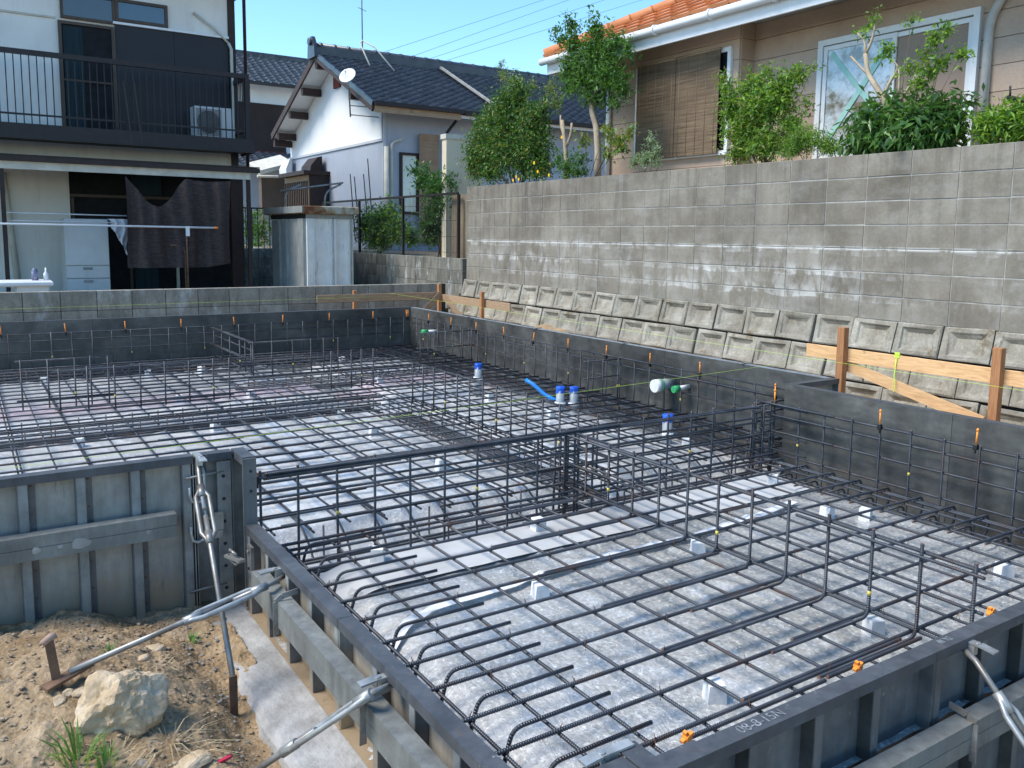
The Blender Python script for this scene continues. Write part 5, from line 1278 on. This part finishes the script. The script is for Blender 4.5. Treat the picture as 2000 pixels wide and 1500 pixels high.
# cream gate wall at the far end of the garden
cw = thing('gate_wall', 'cream rendered wall panel with white cap beside the mesh fence', 'wall', (7.2, 12.75, 1.1))
B('panel', (6.92, 12.7, 1.1), (7.62, 12.85, 3.06), plaster('cream_render', (.64, .56, .42), (.58, .50, .37), stain=.1), cw); B('cap', (6.90, 12.68, 3.06), (7.64, 12.87, 3.14), CREAMW, cw)
# ---------------------------------------------------------------- utility pole and wires far behind
up_ = thing('utility_pole', 'grey utility pole rising behind the orange roof', 'utility pole', (30, 40, 0))
pb = ony(1212, 60, 38.0); POLEM = simple('grey_pole', (.30, .30, .32), (.24, .24, .26), 4, .8)
mb = MB(); mb.tube([(pb.x, 38, 0), (pb.x, 38, 13.2)], .15, 10, rad=[.19, .14]); mb.build('pole', POLEM, up_)
mb = MB(); mb.tube([(pb.x-.8, 38, 9.6), (pb.x+.8, 38, 9.6)], .05, 6); mb.tube([(pb.x-.6, 38.2, 10.1), (pb.x+.6, 37.8, 10.1)], .05, 6); mb.build('cross_arm', BALC, up_)
for i, (a, b) in enumerate((((800, 112), (1110, 0)), ((830, 118), (1180, 0)), ((850, 125), (1060, 60)), ((700, 118), (1000, 20)))):
    p = ony(a[0], a[1], 60)+Vector((-30, 0, -2)); q = ony(b[0], b[1], 60)
    d_ = (ony(*b, 60)-ony(*a, 60)); p = ony(*a, 60)-d_*1.5; q = ony(*b, 60)+d_*1.2
    mb = MB(); mb.tube([p, p.lerp(q, .5), q], .013, 5); tag(mb.build('power_line', BALC), ('upper' if i == 3 else 'lower' if i == 2 else 'middle')+' thin power line crossing the blue sky' if i in (2, 3) else 'thin power line crossing the blue sky in a pair', 'cable', 'power lines')
# ================================================================ plants
def leafmat(name, c1, c2, rough=.45, tr=.3):
    s = NT(name); v = s.coord('World'); f = s.noise(v, 7, 4)
    col = s.ramp(f, [(.3, c2), (.7, c1)]); wn_ = s.n('TexWhiteNoise'); s.l(s.n('NewGeometry').outputs['Random Per Island'], wn_.inputs['Vector'])
    col = s.mix(s.math('MULTIPLY', s.n('NewGeometry').outputs['Random Per Island'], .5), col, tuple(min(1, x*1.7) for x in c1))
    m_ = s.out(col, rough, 0, None, .4); t = s.n('BsdfTranslucent'); s.l(s.mix(1, col, (1.5, 1.5, .7), 'MULTIPLY'), t.inputs[0])
    mx = s.n('MixShader'); mx.inputs[0].default_value = tr; o = s.t.nodes['Material Output']
    s.l(s.b.outputs[0], mx.inputs[1]); s.l(t.outputs[0], mx.inputs[2]); s.l(mx.outputs[0], o.inputs[0]); return m_
LD = leafmat('dark_leaf', (.05, .125, .03), (.022, .065, .018)); LM = leafmat('mid_leaf', (.095, .20, .038), (.05, .12, .025)); LB = leafmat('bright_leaf', (.21, .34, .05), (.12, .23, .035), .5, .4)
LG = leafmat('glossy_leaf', (.065, .145, .04), (.028, .075, .022), .28); LP = leafmat('pale_leaf', (.24, .32, .20), (.15, .22, .13)); LY = leafmat('olive_leaf', (.24, .25, .06), (.15, .16, .045)); GRASS = leafmat('grass_blade', (.12, .22, .05), (.07, .14, .03), .5, .4)
BARK = simple('pale_bark', (.46, .38, .28), (.30, .23, .16), 8, .9, bump=.4, kind='World', stretch=(1, 1, .6)); TWIG = simple('twig', (.16, .12, .08), (.09, .065, .045), 8, .9)
FLOW = simple('yellow_flower', (.85, .55, .02), (.80, .40, .01), 10, .6, bump=0)
rs = np.random.RandomState(3)
def leaves(clumps, n, size, aspect=2.4, droop=.3, upw=.4, fold=.25, shell=.55, along=None):
    """clumps: (centre, radii). returns V, F of folded leaf blades with irregular clustering into sprays"""
    V = []; F = []; vol = np.array([r[0]*r[1]*r[2] for c, r in clumps])**.75; vol /= vol.sum()
    for (c, r), k in zip(clumps, (vol*n).astype(int)):
        k = int(k*1.9); ns = max(3, k//8)
        d = rs.normal(size=(ns, 3)); d /= np.linalg.norm(d, axis=1)[:, None]
        rad = shell+(1-shell)*rs.rand(ns)**.7; rad[rs.rand(ns) < .25] *= rs.rand((rad < 9).sum())[:1] if False else .6
        S = np.array(c)+d*rad[:, None]*np.array(r)*(1+.30*rs.normal(size=(ns, 1)))
        for sc, dd in zip(S, d):
            ax = dd+rs.normal(size=3)*.5+np.array([0, 0, upw]); ax /= np.linalg.norm(ax)
            m_ = rs.randint(6, 12)
            for q in range(m_):
                p = sc+ax*size*(q-m_/2)*.42+rs.normal(size=3)*size*.22
                ld = ax*.5+rs.normal(size=3)*.75+np.array([0, 0, -droop*.6]); ld /= np.linalg.norm(ld)
                w_ = np.cross(ld, rs.normal(size=3)*.5+np.array([0, 0, 1.])); w_ /= (np.linalg.norm(w_)+1e-9); nn = np.cross(w_, ld)
                L = size*(.45+.95*rs.rand()); W_ = L/aspect/2; mid = p+ld*L*.45; b = len(V)
                V += [p, mid+w_*W_+nn*fold*W_, p+ld*L-np.array([0, 0, droop*L*.15]), mid-w_*W_+nn*fold*W_]
                F += [(b, b+1, b+2), (b, b+2, b+3)]
    return V, F
def foliage(name, parent, clumps, n, size, mats, **kw):
    mats = mats if isinstance(mats, list) else [mats]; mb = MB(); V, F = leaves(clumps, n, size, **kw)
    mb.add(V, F); pick = rs.randint(0, len(mats), len(F)//2+1); mb.mi = [int(pick[i//2]) for i in range(len(F))]
    return mb.build(name, mats, parent)
def limb(mb, pts, r0, r1, n=7):
    pts = bend(pts, .06, 3); k = len(pts); mb.tube(pts, r0, n, rad=[r0+(r1-r0)*i/(k-1) for i in range(k)])
def clumpx(X, lst, thick=1.0):
    """(px, py, radius_x_px, radius_y_px[, dX]) on the plane x = X"""
    out = []
    for t in lst:
        x_ = X+(t[4] if len(t) > 4 else 0); c = onx(t[0], t[1], x_); dep = (Vector(c)-Vector((0, 0, H))).dot(_f); s_ = dep/FPX
        out.append((tuple(c), (max(t[2], t[3])*s_*thick*.8, t[2]*s_*1.0, t[3]*s_)))
    return out
def plant(name, label, cat, X, base_px, lst, n, size, mats, stems=4, sr=.012, bark=None, zb=2.08, thick=.8, part='crown', **kw):
    b = onx(base_px[0], base_px[1], X); b.z = zb; root = thing(name, label, cat, tuple(b)); cl = clumpx(X, lst, thick)
    foliage(part, root, cl, n, size, mats, **kw)
    mb = MB(); idx = list(range(len(cl))); random.shuffle(idx)
    for i in idx[:max(stems, 1)]:
        c = Vector(cl[i][0]); limb(mb, [b+Vector((jt(.04), jt(.04), 0)), b.lerp(c, .5)+Vector((jt(.06), jt(.06), .03)), c+Vector((0, 0, cl[i][1][2]*.5))], sr, sr*.35)
    for c, r in cl:       # fine twigs
        for _ in range(7):
            d = Vector(rs.normal(size=3)).normalized(); e = Vector(c)+Vector((d.x*r[0], d.y*r[1], abs(d.z)*r[2]))*random.uniform(.7, 1.15); s0 = Vector(c)-Vector((0, 0, r[2]*.6))
            limb(mb, [s0, s0.lerp(e, .5)+Vector((jt(.02), jt(.02), 0)), e], sr*.35, .0015, 4)
    mb.build('stem', bark or TWIG, root); return root
# big dark shrub at the end of the wall
plant('shrub', 'big dense dark green shrub with feathery tips at the end of the retaining wall', 'shrub', 7.0, (1010, 355), [(1000, 285, 70, 55), (950, 300, 35, 45), (1045, 290, 45, 50), (985, 235, 55, 45), (940, 255, 28, 25), (1040, 235, 35, 40), (1000, 195, 35, 30), (1060, 330, 25, 22), (960, 335, 35, 20), (928, 300, 18, 40), (925, 330, 16, 22), (985, 205, 14, 30), (1015, 180, 12, 26), (955, 225, 12, 24), (1062, 215, 12, 26), (970, 270, 40, 40), (1030, 310, 45, 35)], 19000, .05, [LD, LD, LD, LM, LM, LD, LY], 6)
plant('flowering_bush', 'wispy flowering bush rising out of the dark shrub with pale blossoms', 'bush', 7.25, (1015, 340), [(1003, 165, 20, 28), (985, 148, 12, 16), (978, 128, 7, 12), (1040, 165, 14, 14), (1075, 175, 22, 20), (1085, 200, 20, 22), (1110, 140, 12, 12), (1020, 190, 18, 18)], 1500, .035, [LY, LP, LM], 5, .008, shell=.3)
# pale trunked tree
tr = thing('tree', 'young tree with pale bare trunk and dark leafy crown in front of the orange roof', 'tree', tuple(onx(1166, 345, 6.95)))
tc = clumpx(6.95, [(1150, 145, 55, 45), (1190, 150, 45, 45), (1115, 130, 30, 35), (1160, 95, 40, 35), (1185, 110, 35, 30), (1120, 85, 25, 30), (1165, 55, 22, 25), (1115, 45, 15, 20), (1205, 80, 25, 18), (1225, 100, 14, 20), (1215, 170, 25, 25), (1160, 190, 30, 18), (1110, 165, 22, 22), (1205, 198, 16, 10), (1088, 55, 10, 10), (1095, 75, 8, 20)], .8)
foliage('crown', tr, tc, 5200, .058, [LD, LM, LM], shell=.35)
mb = MB(); P6 = lambda x, y, d=0: onx(x, y, 6.95+d)
limb(mb, [P6(1167, 350), P6(1168, 300), P6(1165, 250), P6(1155, 215), P6(1160, 185)], .047, .032); limb(mb, [P6(1157, 218), P6(1150, 195), P6(1140, 160), P6(1120, 100)], .028, .008); limb(mb, [P6(1160, 190), P6(1172, 150), P6(1168, 90), P6(1165, 60)], .026, .007); limb(mb, [P6(1162, 180), P6(1185, 165), P6(1215, 140)], .016, .006); mb.build('trunk', BARK, tr)
st_ = thing('tree_stump', 'cut forked stump with ivy between the dark shrub and the pale trunked tree', 'stump', tuple(onx(1104, 350, 7.0)))
mb = MB(); P7 = lambda x, y, d=0: onx(x, y, 7.0+d)
limb(mb, [P7(1104, 352), P7(1106, 310), P7(1103, 275), P7(1098, 235)], .035, .024); limb(mb, [P7(1107, 285), P7(1115, 265), P7(1117, 240)], .022, .016); limb(mb, [P7(1103, 270), P7(1095, 245), P7(1095, 225)], .018, .012); mb.build('trunk', BARK, st_)
foliage('ivy', st_, clumpx(6.96, [(1110, 325, 22, 22), (1128, 335, 25, 14), (1092, 310, 10, 15), (1135, 310, 15, 15)]), 900, .04, [LD, LM])
plant('sapling', 'slender sapling with olive leaves leaning past the pale trunked tree', 'sapling', 6.9, (1150, 345), [(1205, 270, 22, 14), (1230, 255, 14, 10), (1190, 250, 12, 14), (1215, 290, 18, 10), (1140, 275, 12, 14), (1185, 300, 10, 14)], 420, .06, [LY, LM], 6, .006, shell=.2)
plant('shrub', 'small pale grey green shrub on the retaining wall below the bamboo blinds', 'shrub', 6.85, (1262, 332), [(1262, 310, 22, 20), (1278, 300, 16, 18), (1240, 315, 16, 14), (1270, 275, 10, 16), (1285, 320, 12, 12)], 800, .032, [LP], 6, .005, shell=.2)
plant('nandina', 'bushy bright green nandina shrub beside the bamboo blind', 'shrub', 6.95, (1490, 315), [(1480, 215, 55, 45), (1450, 260, 40, 40), (1520, 195, 45, 35), (1430, 210, 25, 40), (1560, 145, 22, 14), (1535, 160, 28, 20), (1500, 280, 50, 30), (1545, 240, 28, 25), (1470, 165, 32, 22), (1420, 175, 15, 20), (1440, 300, 28, 14), (1575, 205, 12, 10), (1590, 130, 8, 6), (1410, 150, 8, 10), (1500, 140, 14, 10)], 8000, .05, [LM, LB, LB, LM, LM, LB, LY], 9, .008, aspect=2.8, shell=.35)
plant('fern_clump', 'fine leaved bright green clump between nandina and window', 'shrub', 6.88, (1575, 300), [(1570, 270, 40, 26), (1610, 280, 26, 18), (1550, 290, 30, 14), (1630, 290, 20, 12)], 3000, .030, [LB, LM], 6, .005, aspect=3.5, droop=.8)
# pruned tree with schefflera
pt = thing('pruned_tree', 'pruned tree with bare forked limbs in front of the taped window', 'tree', tuple(onx(1745, 300, 6.9)))
P8 = lambda x, y, d=0: onx(x, y, 6.9+d)
mb = MB(); limb(mb, [P8(1750, 300), P8(1735, 215), P8(1715, 175), P8(1695, 145), P8(1690, 105)], .03, .02)
for pts, a, b in (([P8(1690, 110), P8(1690, 80), P8(1675, 65)], .014, .006), ([P8(1691, 105), P8(1703, 80), P8(1710, 45), P8(1712, 30)], .014, .006), ([P8(1695, 145), P8(1680, 130), P8(1662, 110)], .012, .009), ([P8(1725, 195), P8(1735, 165), P8(1748, 145), P8(1755, 130), P8(1740, 115)], .016, .007), ([P8(1740, 210), P8(1760, 195), P8(1790, 145)], .014, .009), ([P8(1755, 190), P8(1757, 155), P8(1755, 130)], .012, .007)): limb(mb, pts, a, b)
mb.build('trunk', BARK, pt)
foliage('crown', pt, clumpx(6.9, [(1710, 30, 8, 7), (1705, 45, 7, 6), (1690, 60, 10, 6), (1672, 62, 6, 5), (1735, 95, 14, 12), (1720, 110, 8, 8), (1775, 130, 10, 12), (1785, 140, 8, 8)]), 260, .045, [LM, LB], shell=.2)
plant('shrub', 'broad leaved glossy shrub below the pruned tree and the taped window', 'shrub', 6.88, (1770, 300), [(1740, 250, 60, 40), (1800, 240, 60, 40), (1850, 245, 38, 34), (1700, 265, 40, 28), (1780, 275, 80, 24), (1840, 210, 25, 15), (1690, 230, 20, 18)], 3000, .095, [LG, LG, LM], 7, .01, aspect=3.0, droop=.9)
plant('sapling', 'airy light green branch reaching up in front of the brown window screen', 'sapling', 6.85, (1780, 290), [(1815, 140, 16, 16), (1825, 75, 16, 14), (1850, 60, 12, 12), (1795, 165, 18, 12), (1840, 120, 20, 8), (1880, 105, 16, 10), (1780, 40, 6, 10), (1810, 105, 12, 10)], 650, .045, [LM, LB], 8, .006, shell=.1)
plant('shrub', 'yellow green rounded shrub at the end of the wall beside a dark pipe', 'shrub', 6.9, (1960, 275), [(1950, 240, 45, 30), (2000, 240, 50, 35), (2050, 240, 50, 40), (1925, 255, 22, 18)], 3200, .06, [LB, LM, LB], 6, aspect=3, droop=.5)
mb = MB(); mb.tube([P8(1968, 190), P8(2040, 205)], .018, 8); mb.tube([P8(1973, 190), P8(1973, 168)], .008, 6); tag(mb.build('dark_pipe', BALC), 'dark pipe poking out above the yellow green shrub', 'pipe')
# marigolds
mg = thing('flower_plant', 'orange yellow flowers at the foot of the dark shrub', 'flower', tuple(onx(1035, 350, 6.8)))
for x, y in ((1043, 318), (1008, 345), (1013, 350), (1050, 335), (1097, 268), (1072, 342), (1002, 352)):
    mb = MB(); c = onx(x, y, 6.72)
    for a in range(6): an_ = a*math.pi/3; q = Vector((-.01, math.cos(an_), math.sin(an_)))*.017; mb.add([c, c+q+Vector((0, -q.z, q.y))*.5, c+q*1.5, c+q-Vector((0, -q.z, q.y))*.5], [(0, 1, 2, 3)])
    mb.build('flower', FLOW, mg)
# behind the fence
plant('shrub', 'dark glossy leaved shrub behind the mesh fence in front of the white house', 'shrub', 7.0, (860, 480), [(855, 370, 22, 26), (830, 350, 18, 18), (875, 360, 18, 18), (850, 420, 24, 30), (845, 455, 26, 24), (872, 400, 16, 30), (812, 335, 10, 10)], 3000, .085, [LG, LD], 6, .012, zb=1.1, aspect=2.6, droop=0)
plant('climbing_plant', 'leafy vegetable vines growing behind the mesh fence', 'plant', 6.9, (740, 490), [(745, 430, 38, 32), (715, 440, 18, 35), (775, 450, 25, 30), (800, 460, 18, 25), (740, 465, 40, 22), (765, 410, 14, 12)], 4200, .07, [LM, LD, LB], 6, .006, zb=1.1, shell=.3)
plant('climbing_plant', 'dim vines on the fence between the shed and the two storey house', 'plant', 6.7, (495, 480), [(490, 440, 22, 40), (510, 450, 18, 30), (500, 480, 22, 20)], 900, .09, [LD, LM], 4, .006, zb=.4, shell=.3)
for x0, y0, y1 in ((684, 340, 470), (718, 310, 440), (692, 345, 460), (710, 340, 460)):
    mb = MB(); a = onx(x0, y0, 7.1); b = onx(x0+10, y1, 7.1); mb.tube([b, a], .012, 6); tag(mb.build('garden_cane', BALC), 'thin dark garden cane standing behind the mesh fence', 'cane', 'garden canes behind the fence')
sf = thing('drying_rack', 'bent steel drying rack with a pole over the shed roof', 'rack', (5.5, 15.6, .34))
mb = MB(); mb.tube([ony(548, 373, 16.3), ony(670, 357, 16.3)], .018, 8); mb.build('pole', ROD, sf)
for x in (556, 634):
    mb = MB(); mb.tube(bend([Vector((ony(x, 380, 16.35).x, 16.35, .34)), ony(x, 375, 16.35), ony(x+32, 360, 16.35)], .2, 5), .02, 8); mb.build('support', ROD, sf)
# weeds, stones and rubbish on the soil heap
def tuft(label, p, n, hgt, spread, mat, name='grass_tuft', cat='grass', flat=False, grp=None):
    mb = MB()
    for k in range(n):
        a = rs.rand()*6.28; b = Vector(p)+Vector((math.cos(a), math.sin(a), 0))*spread*rs.rand()*.6; b.z = soil_z(b.x, b.y)-.004; L = hgt*(.4+.7*rs.rand()); o_ = Vector((math.cos(a), math.sin(a), 0))*spread*(.5+rs.rand())
        pts = [b, b+o_*.35+Vector((0, 0, L*.55)), b+o_+Vector((0, 0, L*(.15 if flat else .85)))]; wv_ = Vector((-o_.y, o_.x, 0)).normalized()*(.0013 if flat else .0042)
        mb.add([pts[0]-wv_*.5, pts[0]+wv_*.5, pts[1]+wv_, pts[1]-wv_, pts[2]], [(0, 1, 2, 3), (3, 2, 4)])
    return tag(mb.build(name, mat), label, cat, grp)
tuft('green weed with upright blades in front of the big pale rock', gp(150, 1450), 26, .13, .07, GRASS)
tuft('small green weed growing against the big pale rock', gp(205, 1455), 14, .10, .04, GRASS)
tuft('tiny grass sprout on the soil behind the long thin brace', gp(215, 1280), 7, .05, .03, GRASS)
tuft('tiny grass sprout at the edge of the hollow by the pale concrete', gp(375, 1258), 9, .05, .04, GRASS)
STRAW = simple('dry_straw', (.50, .40, .24), (.36, .27, .15), 20, .9, bump=0)
tuft('dry straw lying on the soil in front of the big pale rock', gp(330, 1450), 40, .05, .14, STRAW, 'dry_straw', 'straw', True)
tuft('dry straw lying on the soil heap below the brace', gp(310, 1300), 16, .03, .10, STRAW, 'dry_straw', 'straw', True)
tuft('dry stalks lying across the soil at the foot of the weed', gp(215, 1475), 24, .05, .12, STRAW, 'dry_straw', 'straw', True)
def rock(name, label, cat, c, r, mat, seed, lvl=3, rough=.16, facet=True, rot=0):
    import bmesh
    bm = bmesh.new(); bmesh.ops.create_icosphere(bm, subdivisions=lvl, radius=1); rg = random.Random(seed)
    planes = [(Vector((rg.gauss(0, 1), rg.gauss(0, 1), rg.gauss(0, 1))).normalized(), rg.uniform(.55, .8)) for _ in range(9)]
    for v in bm.verts:
        d = v.co.normalized(); k = 1
        for n_, h in planes:
            t = d.dot(n_)
            if t*k > h: k = h/t
        k += rough*.3*mn.fractal(d*2.5+Vector((seed, 0, 0)), 1, 2, 4)
        v.co = Vector((d.x*k*r[0], d.y*k*r[1], d.z*k*r[2]))
    me = bpy.data.meshes.new(name); bm.to_mesh(me); bm.free(); me.materials.append(mat)
    o = link(name, me, None, mw=Matrix.Translation(c) @ Matrix.Rotation(rot, 4, 'Z')); return tag(o, label, cat) if label else o
def mk_rock():
    s = NT('pale_weathered_rock'); v = s.coord('Object'); f = s.noise(v, 9, 8, .7); col = s.ramp(f, [(.3, (.38, .26, .145)), (.5, (.58, .445, .295)), (.68, (.72, .61, .47))])
    return s.out(col, .9, 0, s.bump(s.noise(v, 30, 8, .75), .9, .015), .2)
ROCK = mk_rock(); rc = gp(252, 1432)
rock('rock', 'big pale angular rock resting on the soil heap', 'rock', rc+Vector((.0, .09, .06)), (.145, .125, .14), ROCK, 14, 5, .4, rot=.5)
for i, (x, y, r_, lb) in enumerate(((305, 1272, .05, 'flat tan stone slab on the soil heap below the brace'), (278, 1290, .028, 'small tan stone beside the flat slab'), (160, 1355, .032, 'tan stone beside the foot of the bent headed stake'), (135, 1357, .022, 'small tan stone touching the foot of the bent headed stake'), (115, 1360, .026, 'rounded tan stone under the foot plate of the stake'), (375, 1495, .06, 'pale flat stone sunk in the soil near a red scrap'))):
    c = gp(x, y); rock('stone', lb, 'stone', c+Vector((0, 0, r_*.2)), (r_, r_*.8, r_*(.4 if i in (0, 5) else .75)), ROCK, 20+i, 3)
mb = MB(); c = gp(440, 1490); mb.beam(c+Vector((-.02, 0, .008)), c+Vector((.02, .01, .01)), .012, .008); tag(mb.build('plastic_scrap', simple('red_plastic', (.55, .03, .08), (.4, .02, .05), 20, .4)), 'small red plastic scrap on the soil', 'scrap')
pm = []
for i in range(4):
    o = rock('p', None, None, (0, 0, -5), (1, .85, .7), PEBBLE, 40+i, 1); pm.append((o.data.vertices, [tuple(v.co) for v in o.data.vertices], [tuple(p.vertices) for p in o.data.polygons])); bpy.data.objects.remove(o)
mbp = MB(); mbg = MB()
for k in range(4200):
    x, y = rs.uniform(-.15, .83), rs.uniform(1.9, 3.82); r_ = .0022+.011*rs.rand()**4; z = soil_z(x, y); g_ = (x > .66 and rs.rand() < .6)
    _, vv_, ff = pm[k % 4]; (mbg if g_ else mbp).add([(x+v[0]*r_, y+v[1]*r_, z+v[2]*r_+r_*.2) for v in vv_], ff, 0, False)
o = mbp.build('pebbles', PEBBLE); o['kind'] = 'stuff'; o['label'] = 'loose tan crumbs and pebbles strewn over the soil'; o['category'] = 'pebbles'
o = mbg.build('gravel', GPEB); o['kind'] = 'stuff'; o['label'] = 'grey gravel along the pale concrete strip'; o['category'] = 'gravel'
rp = thing('rusty_plate', 'rusty plate edge sticking up at the end of the soil heap', 'plate', tuple(gp(5, 1330)))
c = gp(2, 1330); mb = MB(); mb.beam(c+Vector((-.03, 0, -.1)), c+Vector((-.045, 0, .10)), .03, .012, up=(0, 1, 0)); mb.build('plate', RUST, rp)
for o in bpy.data.objects:
    if '_abs' in o: del o['_abs']
